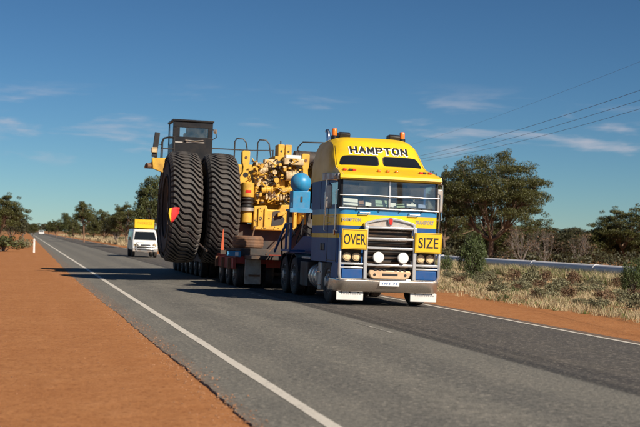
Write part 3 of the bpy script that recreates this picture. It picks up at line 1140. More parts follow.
# OVER / SIZE boards
for word, x0, x1, z0, z1 in (('OVER', -1.215, -0.585, 1.335, 1.815), ('SIZE', 0.59, 1.255, 1.305, 1.785)):
    sg = MB().box(x0, x1, -0.15, -0.115, z0, z1).build('sign_board', 'yellow_sign', PM, 0.008)
    cx, cz = (x0 + x1) / 2, (z0 + z1) / 2
    text_part('lettering', word, 0.3, lambda u, v: (cx + u, -0.1535, cz + v), 'letter_black', sg, offset=0.004, width=0.54 if word == 'OVER' else 0.50, height=0.255)
    q = MB()
    for (a, b, c, d) in ((x0 + .02, x1 - .02, z1 - .028, z1 - .02), (x0 + .02, x1 - .02, z0 + .02, z0 + .028), (x0 + .02, x0 + .028, z0 + .028, z1 - .028), (x1 - .028, x1 - .02, z0 + .028, z1 - .028)):
        q.box(a, b, -0.1525, -0.1495, c, d)
    q.build('sign_border', 'letter_black', sg)
# mirrors
for s in (-1, 1):
    mr = MB()
    mr.tube([(s * 1.24, 0.35, 2.98), (s * 1.36, 0.45, 3.0), (s * 1.46, 0.55, 2.98), (s * 1.47, 0.56, 2.6), (s * 1.46, 0.55, 2.12), (s * 1.36, 0.45, 2.10), (s * 1.24, 0.35, 2.12)], 0.018, 8)
    arm = mr.build('mirror_arm', 'chrome', PM)
    mm = MB().box(s * 1.40 - 0.085, s * 1.40 + 0.085, 0.53, 0.62, 2.30, 2.88).build('mirror', 'dull_alloy', PM, 0.035)
    MB().box(s * 1.40 - 0.07, s * 1.40 + 0.07, 0.621, 0.627, 2.33, 2.85).build('mirror_glass', 'chrome', mm)
    MB().ball((s * 1.30, 0.30, 3.06), 0.07, 14, 8).build('side_lamp', 'dull_alloy', PM)

# chassis
ch = MB()
for s in (-1, 1):
    ch.box(s * 0.43 - 0.04, s * 0.43 + 0.04, 0.3, 7.2, 0.72, 0.98)
for y in (2.0, 3.6, 4.5, 5.85, 7.1):
    ch.box(-0.40, 0.40, y - 0.05, y + 0.05, 0.75, 0.95)
ch.box(-0.55, 0.55, 0.25, 2.6, 0.45, 0.72)
ch.build('chassis_frame', 'dark_steel', PM, 0.01)
MB().box(-0.9, 0.9, 3.2, 3.3, 1.0, 2.4).build('rear_bulkhead', 'dark_steel', PM)
MB().box(-1.2, 1.2, 3.3, 4.3, 1.02, 1.08).build('deck_plate', 'dull_alloy', PM, 0.01)


def truck_wheel(r, w, dual=False):
    """tyre mesh and rim mesh, axle along x, outer face at -x"""
    t = MB()
    rr = 0.56 * r
    prof = [(rr, -w / 2 + 0.03), (rr + 0.03, -w / 2), (0.80 * r, -w / 2 - 0.008), (0.95 * r, -w / 2 + 0.012), (0.985 * r, -w / 2 + 0.03)]
    for k in range(4):
        a = -w / 2 + 0.05 + k * (w - 0.1) / 4
        b = a + (w - 0.1) / 4
        prof += [(r, a), (r, b - 0.014), (r - 0.016, b - 0.012), (r - 0.016, b)]
    prof += [(r, w / 2 - 0.05), (0.985 * r, w / 2 - 0.03), (0.95 * r, w / 2 - 0.012), (0.80 * r, w / 2 + 0.008), (rr + 0.03, w / 2), (rr, w / 2 - 0.03)]
    t.lathe(prof, n=36, closed=True)
    tm_ = t.mesh('tyre', 'rubber', 40)
    m = MB()
    if dual:
        m.lathe([(rr + 0.012, -w / 2 + 0.03), (rr - 0.02, -w / 2 + 0.02), (rr - 0.03, 0.05), (0.30 * r, 0.06), (0.26 * r, -w / 2 + 0.02), (0.22 * r, -w / 2 - 0.03), (0.001, -w / 2 - 0.04)], n=28)
    else:
        m.lathe([(rr + 0.012, -w / 2 + 0.03), (rr - 0.02, -w / 2 + 0.02), (rr - 0.03, -0.03), (0.36 * r, -w / 2 + 0.0), (0.26 * r, -w / 2 - 0.02), (0.20 * r, -w / 2 - 0.07), (0.001, -w / 2 - 0.08)], n=28)
    for k in range(8):
        a = 2 * pi * k / 8
        c = Vector((-w / 2 + 0.0, 0.31 * r * cos(a), 0.31 * r * sin(a)))
        m.cyl(c + Vector((0.05, 0, 0)), c + Vector((-0.035, 0, 0)), 0.018, n=6)
    m.lathe([(rr + 0.012, w / 2 - 0.03), (rr - 0.03, w / 2 - 0.05), (0.15 * r, w / 2 - 0.1), (0.001, w / 2 - 0.1)], n=20)
    return tm_, m.mesh('rim', 'dull_alloy', 40)


steer_t, steer_r = truck_wheel(0.52, 0.34)
drive_t, drive_r = truck_wheel(0.52, 0.28, True)
for s in (-1, 1):
    rz = 0 if s < 0 else pi
    w = inst('wheel', steer_t, PM, (s * 1.04, 1.15, 0.52), (0, 0, rz + 0.03))
    inst('rim', steer_r, w)
    for y in (5.15, 6.45):
        for x in (1.09, 0.76):
            w = inst('wheel', drive_t, PM, (s * x, y, 0.52), (random.random() * 0, 0, rz))
            inst('rim', drive_r, w)
    # front wheel arch, step and tank
    MB().tube([(s * 1.04, 1.15 + 0.60 * cos(a), 0.52 + 0.60 * sin(a)) for a in [0.1 + (pi - 0.2) * i / 14 for i in range(15)]], 0.03, 8).build('wheel_arch', 'black', PM)
    mg = MB()
    for i in range(14):
        a0, a1 = 0.2 + (pi - 0.4) * i / 14, 0.2 + (pi - 0.4) * (i + 1) / 14
        for yc in (5.15, 6.45):
            p = [(yc + 0.60 * cos(a), 0.54 + 0.58 * sin(a)) for a in (a0, a1)]
            q2 = [(yc + 0.615 * cos(a), 0.54 + 0.595 * sin(a)) for a in (a1, a0)]
            mg.prism(p + q2, 'x', s * 0.6, s * 1.24)
    mg.build('mudguard', 'black', PM)
    tk = MB()
    tk.lathe([(0.001, 0), (0.30, 0.0), (0.33, 0.02), (0.33, 0.95), (0.30, 0.97), (0.001, 0.97)], (s * 0.92, 2.25, 0.60), 'y', 28)
    tank = tk.build('fuel_tank', 'dull_alloy', PM)
    for y in (2.38, 2.72, 3.06):
        MB().lathe([(0.331, -0.03), (0.345, -0.028), (0.345, 0.028), (0.331, 0.03)], (s * 0.92, y, 0.60), 'y', 28, closed=True).build('tank_strap', 'chrome', tank)
    MB().box(s * 0.93 - 0.3, s * 0.93 + 0.3, 1.80, 2.16, 0.28, 0.98).build('battery_box', 'dull_alloy', PM, 0.02)
    for z in (0.40, 0.72):
        MB().box(s * 1.16 - 0.1, s * 1.16 + 0.1, 1.82, 2.14, z, z + 0.03).build('cab_step', 'chrome', PM, 0.006)
    MB().box(s * 0.93 - 0.3, s * 0.93 + 0.3, 3.36, 4.3, 0.30, 0.95).build('side_box', 'dark_steel', PM, 0.02)
axl = MB()
for y in (1.15, 5.15, 6.45):
    axl.cyl((-1.0, y, 0.52), (1.0, y, 0.52), 0.07)
    if y > 2:
        axl.ball((0, y, 0.52), 0.22, 16, 10)
axl.build('axle', 'dark_steel', PM)
MB().cyl((0, 5.7, 0.98), (0, 5.7, 1.08), 0.45, n=24).build('turntable', 'dark_steel', PM)

# ------------------------------------------------------------------ low loader
TC = 8.40
TL = thing('low_loader', 'red multi-axle low loader trailer carrying the mining truck chassis', 'trailer', (TC, 38.0, road_z(TC) - 0.0), (0, TR, 0))
# local: x about trailer centre, y = Y-38
bd = MB()
bd.box(-2.15, 2.15, 0.45, 4.2, 0.72, 0.98)
bd.box(-1.34, 1.34, 4.2, 8.4, 0.60, 0.86)
bd.box(-2.01, 2.01, 8.4, 18.3, 0.60, 0.86)
bd.build('deck', 'red_paint', TL, 0.02)
for s in (-1, 1):
    MB().box(s * 2.18 - 0.05, s * 2.18 + 0.05, 0.4, 4.1, 0.56, 0.90).build('side_rail', 'red_paint', TL, 0.01)
    MB().box(s * 2.06 - 0.04, s * 2.06 + 0.04, 8.4, 18.3, 0.56, 0.90).build('side_rail', 'dark_steel', TL, 0.01)  # rear rail painted dark for the shadow beneath the giant tyres
    for k in range(3):
        y = 0.8 + k * 1.3
        MB().box(s * 2.26 - 0.06, s * 2.26 + 0.06, y, y + 0.12, 0.55, 0.88).build('outrigger', 'steel_rust', TL, 0.008)
MB().box(-0.5, 0.5, 1.0, 18.0, 0.40, 0.72).build('spine_beam', 'dark_steel', TL)
# blue front corner plates
for s in (-1, 1):
    cp = MB()
    cp.prism([(s * 2.0, 0.92), (s * 2.0, 1.10), (s * 2.42, 1.10), (s * 2.42, 0.95)], 'y', 0.36, 0.5)
    cp.build('corner_plate', 'tank_blue', TL, 0.01)
    MB().box(s * 2.13 - 0.05, s * 2.13 + 0.05, 0.345, 0.362, 0.965, 1.075).build('corner_sticker', 'letter_white', TL)
tr_t, tr_r = truck_wheel(0.42, 0.26, True)
rows = [0.95, 2.35, 3.75, 8.9, 10.3, 11.7, 13.1, 14.5, 15.9, 17.3]
for y in rows:
    MB().cyl((-1.8, y, 0.42), (1.8, y, 0.42), 0.06, n=10).build('axle', 'dark_steel', TL)
    for s in (-1, 1):
        for x in (1.95, 1.64, 1.05):
            w = inst('wheel', tr_t, TL, (s * x, y, 0.42), (0, 0, 0 if s < 0 else pi))
            if x == 1.95:
                inst('rim', tr_r, w)
# mud boards at the front of the dolly
for s in (-1, 1):
    a, b = sorted((s * 1.36, s * 1.86))
    mf = MB().box(a, b, 0.38, 0.41, 0.10, 0.86).build('mud_board', 'dull_alloy', TL, 0.012)
    MB().box(a + 0.12, b - 0.03, 0.36, 0.38, 0.34, 0.40).build('strap', 'steel_rust', mf)
    MB().box(s * 0.9 - 0.3, s * 0.9 + 0.3, 0.40, 0.45, 0.62, 0.92).build('lamp_board', 'red_paint', TL, 0.01)
# gooseneck to the fifth wheel
for s in (-1, 1):
    gk = MB()
    gk.prism([(-3.9, 1.12), (-3.9, 1.50), (-3.2, 1.62), (-2.5, 1.62), (-1.0, 1.22), (0.6, 1.05), (0.6, 0.75), (-0.2, 0.82), (-1.4, 1.05), (-2.2, 1.12)], 'x', s * 0.62 - 0.09, s * 0.62 + 0.09)
    gk.build('gooseneck_beam', 'blue', TL, 0.02)
    st = MB()
    st.box(s * 1.1 - 0.22, s * 1.1 + 0.22, -3.6, -2.4, 1.18, 1.24)
    st.tube([(s * 1.3, -3.6, 1.24), (s * 1.3, -3.6, 1.95), (s * 1.3, -2.9, 1.95), (s * 1.3, -1.4, 1.15)], 0.035, 8)
    st.tube([(s * 1.3, -3.0, 1.24), (s * 1.3, -3.0, 1.93)], 0.03, 8)
    st.build('side_step', 'blue', TL)
MB().box(-1.9, 1.9, -0.9, 0.42, 0.88, 1.0).build('front_platform', 'dark_steel', TL, 0.015)
MB().box(-0.6, 0.6, -3.9, -2.2, 1.10, 1.20).build('coupling_plate', 'dark_steel', TL)
xb = MB()
xb.tube([(-0.35, 0.3, 1.0), (-0.35, -1.2, 1.75), (-0.35, -1.9, 2.0)], 0.13, 10)
xb.tube([(0.35, 0.3, 1.0), (0.35, -1.2, 1.75), (0.35, -1.9, 2.0)], 0.13, 10)
xb.build('lift_cylinder', 'dark_steel', TL)
hs = MB()
rn = random.Random(4)
for k in range(9):
    x = -0.9 + k * 0.2
    pts = [(x + rn.uniform(-.1, .1), -2.4 + rn.uniform(-.2, .2), 1.65), (x + rn.uniform(-.2, .2), -1.9, 2.0 + rn.uniform(-.2, .2)), (x + rn.uniform(-.2, .2), -1.2, 1.5), (x, -0.5, 1.05)]
    hs.tube(pts, 0.025, 6)
hs.build('hose', 'black', TL)

# power pack with the blue tank on the gooseneck
pp = atY(299, 183, 36.2)
PK = thing('power_pack', 'bright blue ball-shaped tank on a blue cabinet behind the truck cab', 'tank', (pp.x, 36.2, road_z(pp.x)), (0, TR, 0))
cz = pp.z - road_z(pp.x)
MB().ball((0, 0, cz), 0.305, 28, 18).build('ball_tank', 'tank_blue', PK)
MB().box(-0.255, 0.255, -0.2, 0.3, cz - 0.76, cz - 0.24).build('cabinet', 'tank_blue', PK, 0.015)
MB().box(-0.34, 0.34, -0.26, 0.36, cz - 0.82, cz - 0.765).build('base_flange', 'tank_blue', PK, 0.01)
MB().box(-0.345, 0.345, -0.27, -0.255, cz - 0.86, cz - 0.74).build('front_rail', 'tank_blue', PK, 0.004)
lg = MB()
for x in (-0.28, 0.28):
    lg.box(x - 0.04, x + 0.04, -0.1, 0.2, 1.6, cz - 0.82)
lg.build('support_leg', 'dark_steel', PK)
MB().cyl((0, 0, cz + 0.30), (0, 0, cz + 0.35), 0.06).build('filler_cap', 'dark_steel', PK)
for x in (-0.31, 0.31):
    MB().cyl((x, -0.2, cz - 0.72), (x, -0.2, cz - 0.58), 0.015, n=8).build('guard_pin', 'tank_blue', PK)
MB().box(-0.03, 0.03, -0.215, -0.2, cz - 0.55, cz - 0.4).build('door_latch', 'dark_steel', PK)

# worn tyre lying on the front of the trailer
sp = atY(248, 241, 39.0)
SPR = thing('spare_tyre', 'dusty brown spare tyre lying flat on the front of the trailer', 'tyre', (sp.x, 39.0, sp.z - 0.22), (0, TR, 0.3))
t = MB()
t.lathe([(0.26, 0.05), (0.30, 0.0), (0.42, 0.0), (0.465, 0.04), (0.475, 0.14), (0.475, 0.26), (0.465, 0.34), (0.42, 0.38), (0.30, 0.38), (0.26, 0.33)], n=36, axis='z', closed=True)
t.build('tyre_carcass', 'steel_rust', SPR)
MB().lathe([(0.26, 0.06), (0.24, 0.1), (0.24, 0.28), (0.26, 0.32)], n=28, axis='z').build('rim', 'dark_steel', SPR)
for k in range(3):
    MB().lathe([(0.474, 0), (0.482, 0.012), (0.482, 0.05), (0.474, 0.062)], (0, 0, 0.07 + 0.09 * k), n=36, axis='z').build('tread_rib', 'steel_rust', SPR)
MB().box(-0.5, 0.5, -0.5, 0.5, -0.25, -0.005).build('cradle', 'dark_steel', SPR, 0.02)

# ------------------------------------------------------------------ mining truck chassis, loaded tail first
HX, HY = 8.40, 44.2
HT = thing('mining_truck', 'yellow mining dump truck chassis without its tray, loaded backwards on the trailer', 'dump truck', (HX, HY, road_z(HX)), (0, TR, 0))
RT, ZT, WT = 1.93, 2.50, 1.02
KT = RT / 1.80


def big_tyre_mesh():
    t = MB()
    h = WT / 2
    prof = [(0.80, -h + 0.12), (0.86, -h + 0.05), (1.05, -h - 0.01), (1.30, -h - 0.03), (1.50, -h - 0.005), (1.63, -h + 0.04), (1.69, -h + 0.10),
            (1.72, -h + 0.2), (1.735, 0), (1.72, h - 0.2), (1.69, h - 0.10), (1.63, h - 0.04), (1.50, h + 0.005), (1.30, h + 0.03), (1.05, h + 0.01), (0.86, h - 0.05), (0.80, h - 0.12)]
    prof = [(r * KT, x) for r, x in prof]
    t.lathe(prof, n=72, closed=True)
    for rr in (0.98 * KT, 1.42 * KT):
        for s in (-1, 1):
            t.lathe([(rr, s * (h + 0.012)), (rr + 0.02, s * (h + 0.045)), (rr + 0.05, s * (h + 0.045)), (rr + 0.07, s * (h + 0.012))], n=72)
    return t.mesh('tyre', 'big_rubber', 40)


def lug_mesh():
    t = MB()
    st = []
    for i in range(25):
        w = -0.60 + 1.2 * i / 24
        u = abs(w)
        # two sagging half-lugs joined by a short rise in the middle
        sl = -0.58 * w + 0.062 * sin(2 * pi * w / 0.60) * (1 - 0.6 * sst(0.45, 0.6, u))
        rt = 1.80 - 0.04 * (u / 0.5) ** 2 - 1.1 * max(0, u - 0.50) ** 1.0
        rb = min(1.70, rt - 0.04)
        st.append((w, sl, rb, rt))
    vs, fs = [], []
    hw = 0.062
    for i, (w, s, rb, rt) in enumerate(st):
        k = hw * (0.86 + 0.14 * cos(2 * pi * w / 0.6))
        for (ds_, r) in ((-k * 1.15, rb), (-k, rt), (k, rt), (k * 1.15, rb)):
            r *= KT
            th = (s + ds_) / RT
            # angle 0 faces the viewer (-y); th grows upwards
            vs.append((w * WT / 1.02 * 0.90, -r * cos(th), r * sin(th)))
    for i in range(len(st) - 1):
        for j in range(3):
            fs.append((i * 4 + j, i * 4 + j + 1, (i + 1) * 4 + j + 1, (i + 1) * 4 + j))
    e = (len(st) - 1) * 4
    fs += [(0, 1, 2, 3), (e, e + 3, e + 2, e + 1)]
    t.add(vs, fs)
    return t


BT = big_tyre_mesh()
LUG = lug_mesh()
LM = LUG.mesh('tread_lug', 'lug_rubber', 30)
NL = 58
allm = MB()
for k in range(NL):
    R = Matrix.Rotation(2 * pi * k / NL, 3, 'X')
    allm.add([R @ Vector(p) for p in LUG.v], LUG.f)
TREAD = allm.mesh('tread', 'lug_rubber', 30)
rimm = MB()
rimm.lathe([(0.87, -0.40), (0.81, -0.42), (0.78, -0.44), (0.74, -0.40), (0.70, 0.15), (0.55, 0.2), (0.50, -0.1), (0.34, -0.14), (0.30, -0.42), (0.001, -0.44)], n=40)
for k in range(20):
    a = 2 * pi * k / 20
    rimm.cyl((0.17, 0.62 * cos(a), 0.62 * sin(a)), (0.10, 0.62 * cos(a), 0.62 * sin(a)), 0.03, n=6)
RIMM = rimm.mesh('rim', 'dark_steel', 40)
for x, full in ((-3.20, True), (-1.92, True), (1.92, False), (3.20, False)):
    w = inst('tyre', BT, HT, (x, 0, ZT), (0.02 * x, 0, 0))
    if full:
        for k in range(NL):
            inst('tread_lug', LM, w, (random.uniform(-.004, .004), 0, 0), (2 * pi * (k + (0.4 if x < -2 else 0)) / NL + random.uniform(-.003, .003), random.uniform(-.006, .006), random.uniform(-.006, .006)))
    else:
        tag(inst('tread', TREAD, w), kind='stuff')
    inst('rim', RIMM, w, rot=(0, 0, 0 if x < 0 else pi))
# front wheels, farther back on the trailer
for s in (-1, 1):
    w = inst('tyre', BT, HT, (s * 2.66, 6.4, ZT))
    tag(inst('tread', TREAD, w), kind='stuff')
    inst('rim', RIMM, w, rot=(0, 0, 0 if s < 0 else pi))

my = 'machine_yellow'
# axle housing, frame rails, front deck
ax = MB()
ax.lathe([(0.55, -1.35), (0.62, -1.3), (0.62, -0.9), (0.48, -0.8), (0.48, 0.8), (0.62, 0.9), (0.62, 1.3), (0.55, 1.35)], (0, 0.25, ZT), 'x', 28)
ax.build('axle_housing', my, HT)
for s in (-1, 1):
    fr_ = MB()
    fr_.prism([(0.2, 2.9), (0.2, 3.35), (2.5, 3.2), (8.0, 2.7), (8.0, 1.9), (4.0, 1.9), (2.0, 2.4)], 'x', s * 1.0 - 0.14, s * 1.0 + 0.14)
    fr_.build('frame_rail', my, HT, 0.02)
# tray pivot brackets: waisted uprights with an eye
for s in (-1, 1):
    p = [(-0.20, 2.45), (-0.22, 3.4), (-0.20, 3.62), (-0.10, 3.80), (-0.09, 3.98), (-0.13, 4.12), (-0.14, 4.50), (-0.10, 4.54), (0.10, 4.54), (0.14, 4.50), (0.13, 4.12), (0.09, 3.98), (0.12, 3.80), (0.21, 3.60), (0.24, 3.4), (0.22, 2.45)]
    br = MB().prism([(s * 1.06 + (q[0] if s < 0 else -q[0]), q[1]) for q in p], 'y', -0.55, -0.28).build('pivot_bracket', my, HT, 0.02)
    MB().cyl((s * 1.06, -0.562, 3.70), (s * 1.06, -0.5, 3.70), 0.085, n=18).build('pivot_eye', 'black', br)
    MB().cyl((s * 1.06, -0.565, 4.30), (s * 1.06, -0.54, 4.30), 0.05, n=14).build('pin', 'steel_rust', br)
    # suspension strut: yellow can with red sticker, black boot, flange
    xs_ = s * 1.0
    stt = MB().cyl((xs_, -0.75, 2.92), (xs_, -0.75, 3.42), 0.225, n=24).build('suspension_strut', my, HT, 0.015)
    MB().lathe([(0.2, 2.55), (0.235, 2.60), (0.2, 2.66), (0.24, 2.72), (0.2, 2.78), (0.235, 2.84), (0.19, 2.92)], (xs_, -0.75, 0), 'z', 22).build('rubber_boot', 'black', stt)
    MB().cyl((xs_, -0.75, 2.44), (xs_, -0.75, 2.56), 0.27, n=24).build('flange', 'dull_alloy', stt)
    MB().cyl((xs_, -0.75, 2.05), (xs_, -0.75, 2.44), 0.20, n=20).build('strut_foot', my, stt, 0.01)
    def fn(u, v, xs_=xs_):
        a = -pi / 2 - 0.45 + 0.9 * u
        return (xs_ + 0.229 * cos(a), -0.75 + 0.229 * sin(a), 3.06 + 0.10 * v)
    MB().grid(fn, 6, 1).build('sticker', 'red_lens', stt)
rm = random.Random(21)
# lower cross casting: shaped plate with pockets
cr = MB()
cr.prism([(-0.80, 1.80), (-0.78, 2.62), (-0.35, 2.66), (-0.30, 2.52), (0.10, 2.52), (0.18, 2.70), (0.72, 2.72), (0.74, 1.95), (0.60, 1.80)], 'y', -0.95, -0.55)
cast = cr.build('cross_casting', my, HT, 0.03)
MB().prism([(-0.16, 1.95), (-0.12, 2.45), (0.10, 2.5), (0.30, 2.2), (0.24, 2.02)], 'y', -0.97, -0.945).build('pocket', 'dark_steel', cast)
MB().cyl((-0.55, -0.965, 2.2), (-0.55, -0.93, 2.2), 0.06, n=16).build('pocket', 'dark_steel', cast)
MB().cyl((0.52, -0.965, 2.3), (0.52, -0.93, 2.3), 0.05, n=16).build('pocket', 'dark_steel', cast)
MB().prism([(0.02, 2.28), (0.02, 2.42), (0.22, 2.46), (0.28, 2.36)], 'y', -1.15, -0.96).build('towing_lug', my, cast, 0.015)
for k in range(26):
    x, z = rm.uniform(-0.74, 0.70), rm.uniform(1.85, 2.6)
    if k < 5:
        x, z = -0.68 + 0.31 * k, 1.87
    MB().cyl((x, -0.975, z), (x, -0.94, z), 0.022, n=6).build('bolt', 'steel_rust' if k % 2 else my, cast)
for x in (-0.62, -0.40, 0.42, 0.62):
    MB().box(x - 0.018, x + 0.018, -1.02, -0.95, 1.95, 2.55).build('rib', my, cast, 0.006)
MB().box(-1.30, 1.30, -0.5, 0.6, 0.87, 2.0).build('rear_cradle', 'dark_steel', HT, 0.03)  # support block, enlarged in dark colour to fill the shadow below the casting

# machinery between the brackets: pumps, valve blocks, pipes, filters, each its own piece
def blk(n, x0, x1, y0, y1, z0, z1, m, bev=0.02):
    return MB().box(x0, x1, y0, y1, z0, z1).build(n, m, HT, bev)
blk('machinery_block', -0.78, 0.85, -0.30, 1.2, 2.7, 3.25, my)
blk('machinery_block', -0.60, 0.70, -0.1, 1.6, 3.25, 3.95, my)
blk('machinery_block', 0.05, 0.95, -0.05, 1.2, 3.95, 4.44, my)
blk('valve_block', -0.72, -0.18, -0.62, -0.3, 3.38, 3.72, 'engine_pale')
blk('valve_block', -0.40, 0.02, -0.52, -0.2, 4.0, 4.28, 'engine_pale')
blk('valve_block', -0.02, 0.26, -0.45, -0.1, 3.95, 4.25, 'dark_steel')
hx = blk('valve_cover', 0.28, 0.98, -0.62, -0.2, 4.12, 4.34, 'engine_pale')
blk('valve_cover', 0.36, 1.0, -0.5, -0.1, 4.345, 4.47, 'white_paint')
blk('manifold', -0.38, 0.42, -0.78, -0.4, 2.90, 3.02, 'engine_pale')
for k in range(8):
    blk('manifold_cap', -0.36 + k * 0.1, -0.30 + k * 0.1, -0.82, -0.7, 2.86, 3.06, 'engine_pale', 0.012)
blk('bracket_plate', -0.2, 0.35, -0.55, -0.3, 3.30, 3.62, my)
for x0 in (0.17, 0.43):
    tb = blk('filter_box', x0, x0 + 0.23, 0.0, 0.6, 4.42, 4.86, my, 0.02)
    MB().cyl((x0 + 0.115, -0.012, 4.62), (x0 + 0.115, 0.02, 4.62), 0.035, n=12).build('plug', 'dark_steel', tb)
MB().cyl((0.28, 0.15, 4.86), (0.28, 0.15, 4.98), 0.025, n=8).build('breather', 'dark_steel', HT)
def drum(n, p0, p1, r, m):
    d = MB()
    d.cyl(p0, p1, r, n=20)
    a, b = Vector(p0), Vector(p1)
    for k in (0.08, 0.5, 0.92):
        c = a.lerp(b, k)
        dd = (b - a).normalized() * 0.025
        d.cyl(c - dd, c + dd, r * 1.09, n=20)
    return d.build(n, m, HT)
drum('turbo_drum', (0.32, -0.7, 3.72), (0.85, -0.7, 3.74), 0.17, 'engine_pale')
drum('pump', (-0.52, -0.72, 3.2), (-0.12, -0.72, 3.22), 0.13, my)
drum('pump', (0.0, -0.8, 3.55), (0.0, -0.4, 3.55), 0.085, my)
drum('pump', (-0.08, -0.85, 3.82), (-0.08, -0.3, 3.82), 0.075, 'engine_pale')
drum('cylinder', (-0.62, -0.55, 3.86), (-0.30, -0.5, 3.92), 0.11, 'engine_pale')
drum('cylinder', (-0.65, -0.6, 2.8), (-0.65, -0.6, 3.3), 0.10, my)
drum('cylinder', (0.62, -0.6, 2.8), (0.60, -0.6, 3.5), 0.12, my)
drum('cylinder', (0.2, -0.7, 3.2), (0.75, -0.66, 3.3), 0.10, my)
for k in range(64):
    x, z = rm.uniform(-0.75, 0.85), rm.uniform(2.7, 4.25)
    pts = [(x, rm.uniform(-0.9, -0.6), z)]
    for q in range(3):
        x += rm.uniform(-0.28, 0.28)
        z += rm.uniform(-0.22, 0.22)
        pts.append((min(0.9, max(-0.85, x)), rm.uniform(-0.92, -0.5), min(4.3, max(2.7, z))))
    sm = []
    for i in range(len(pts) - 1):
        for j in range(4):
            sm.append(Vector(pts[i]).lerp(Vector(pts[i + 1]), j / 4))
    sm.append(Vector(pts[-1]))
    for _ in range(2):
        sm = [sm[0]] + [(sm[i - 1] + sm[i] * 2 + sm[i + 1]) / 4 for i in range(1, len(sm) - 1)] + [sm[-1]]
    MB().tube(sm, rm.uniform(0.010, 0.026), 6).build('pipe', rm.choice(['black', my, my, my, 'dark_steel', 'steel_rust', 'engine_pale', 'black']), HT)
for k in range(90):
    x, z = rm.uniform(-0.74, 0.82), rm.uniform(2.72, 4.1)
    a, b = rm.uniform(0.018, 0.062), rm.uniform(0.018, 0.06)
    y = rm.uniform(-0.88, -0.55)
    if rm.random() < 0.5:
        MB().cyl((x, y, z), (x, -0.3, z), a, n=12).build('fitting', rm.choice([my, 'engine_pale', 'dark_steel', my, my]), HT, 0.005)
    else:
        MB().box(x - a, x + a, y, -0.3, z - b, z + b).build('fitting', rm.choice([my, 'engine_pale', 'dark_steel', my, my]), HT, 0.008)

# deck, cab, rails (toward the far end)
dk = MB()
dk.box(-3.75, 3.9, 4.3, 8.6, 4.22, 4.34)
dk.build('deck', my, HT, 0.02)
wing = MB()
wing.prism([(-3.82, 4.0), (-3.86, 4.42), (-2.6, 4.42), (-2.6, 3.55)], 'y', 4.15, 4.29)
wing.build('deck_wing', my, HT, 0.02)
MB().prism([(-3.84, 4.18), (-3.84, 4.42), (-3.1, 4.42), (-2.75, 3.3), (-2.95, 3.3), (-3.2, 3.9)], 'y', 4.30, 4.55).build('deck_support', 'steel_rust', HT, 0.02)
MB().box(-0.8, 1.9, 3.2, 7.5, 2.9, 4.2).build('engine_hood', my, HT, 0.04)
MB().box(-4.02, -3.8, 4.3, 4.5, 4.02, 4.18).build('lamp_bracket', 'steel_rust', HT, 0.02)
MB().cyl((-4.06, 4.2, 4.1), (-3.9, 4.3, 4.1), 0.1, n=14).build('work_lamp', 'steel_rust', HT)
# cab
cab = MB()
X0, X1, Y0, Y1, Z0, Z1 = -2.98, -1.43, 5.3, 7.0, 4.34, 5.95
win = (-2.72, -1.62, 5.36, 5.72)
cab.box(X0, X1, Y0, Y0 + 0.06, Z0, win[2])
cab.box(X0, X1, Y0, Y0 + 0.06, win[3], Z1)
cab.box(X0, win[0], Y0, Y0 + 0.06, win[2], win[3])
cab.box(win[1], X1, Y0, Y0 + 0.06, win[2], win[3])
cab.box(X0, X0 + 0.06, Y0 + 0.06, Y1, Z0, 5.1)
cab.box(X1 - 0.06, X1, Y0 + 0.06, Y1, Z0, 5.1)
for x in (X0, X1 - 0.08):
    for y in (Y0 + 0.06, Y1 - 0.08):
        cab.box(x, x + 0.08, y, y + 0.08, 5.1, Z1)
cab.box(X0, X1, Y1 - 0.06, Y1, Z0, 5.42)
cab.box(X0 + 0.7, X1, Y1 - 0.06, Y1, 5.42, Z1)
cabo = cab.build('cab', 'dark_cab', HT, 0.01)
MB().box(X0 - 0.04, X1 + 0.04, Y0 - 0.05, Y1 + 0.05, Z1, Z1 + 0.08).build('cab_roof', 'dark_cab', cabo, 0.02)
MB().box(win[0], win[1], Y0 + 0.02, Y0 + 0.035, win[2], win[3]).build('rear_window', 'glass', cabo)
for x in (X0 + 0.02, X1 - 0.04):
    MB().box(x, x + 0.015, Y0 + 0.14, Y1 - 0.1, 5.1, Z1).build('side_window', 'glass', cabo)
MB().box(-2.5, -1.95, 5.9, 6.05, 4.6, 5.55).build('seat', 'cab_trim', cabo, 0.05)
q = MB()
q.box(-2.9, -2.6, 5.285, 5.3, 5.12, 5.16)
q.box(-2.45, -1.75, 5.28, 5.3, 5.14, 5.18)
q.tube([(-2.5, 5.24, 5.22), (-2.1, 5.24, 5.2), (-1.8, 5.24, 5.24)], 0.02, 6)
q.build('wiper', 'dull_alloy', cabo)
MB().cyl((X1 + 0.05, 5.3, 5.62), (X1 + 0.14, 5.25, 5.62), 0.08, n=12).build('work_lamp', 'dull_alloy', cabo)
MB().tube([(X1, 5.4, 5.7), (X1 + 0.13, 5.4, 5.66), (X1 + 0.16, 5.4, 5.4), (X1, 5.4, 5.3)], 0.02, 6).build('lamp_guard', 'black', cabo)
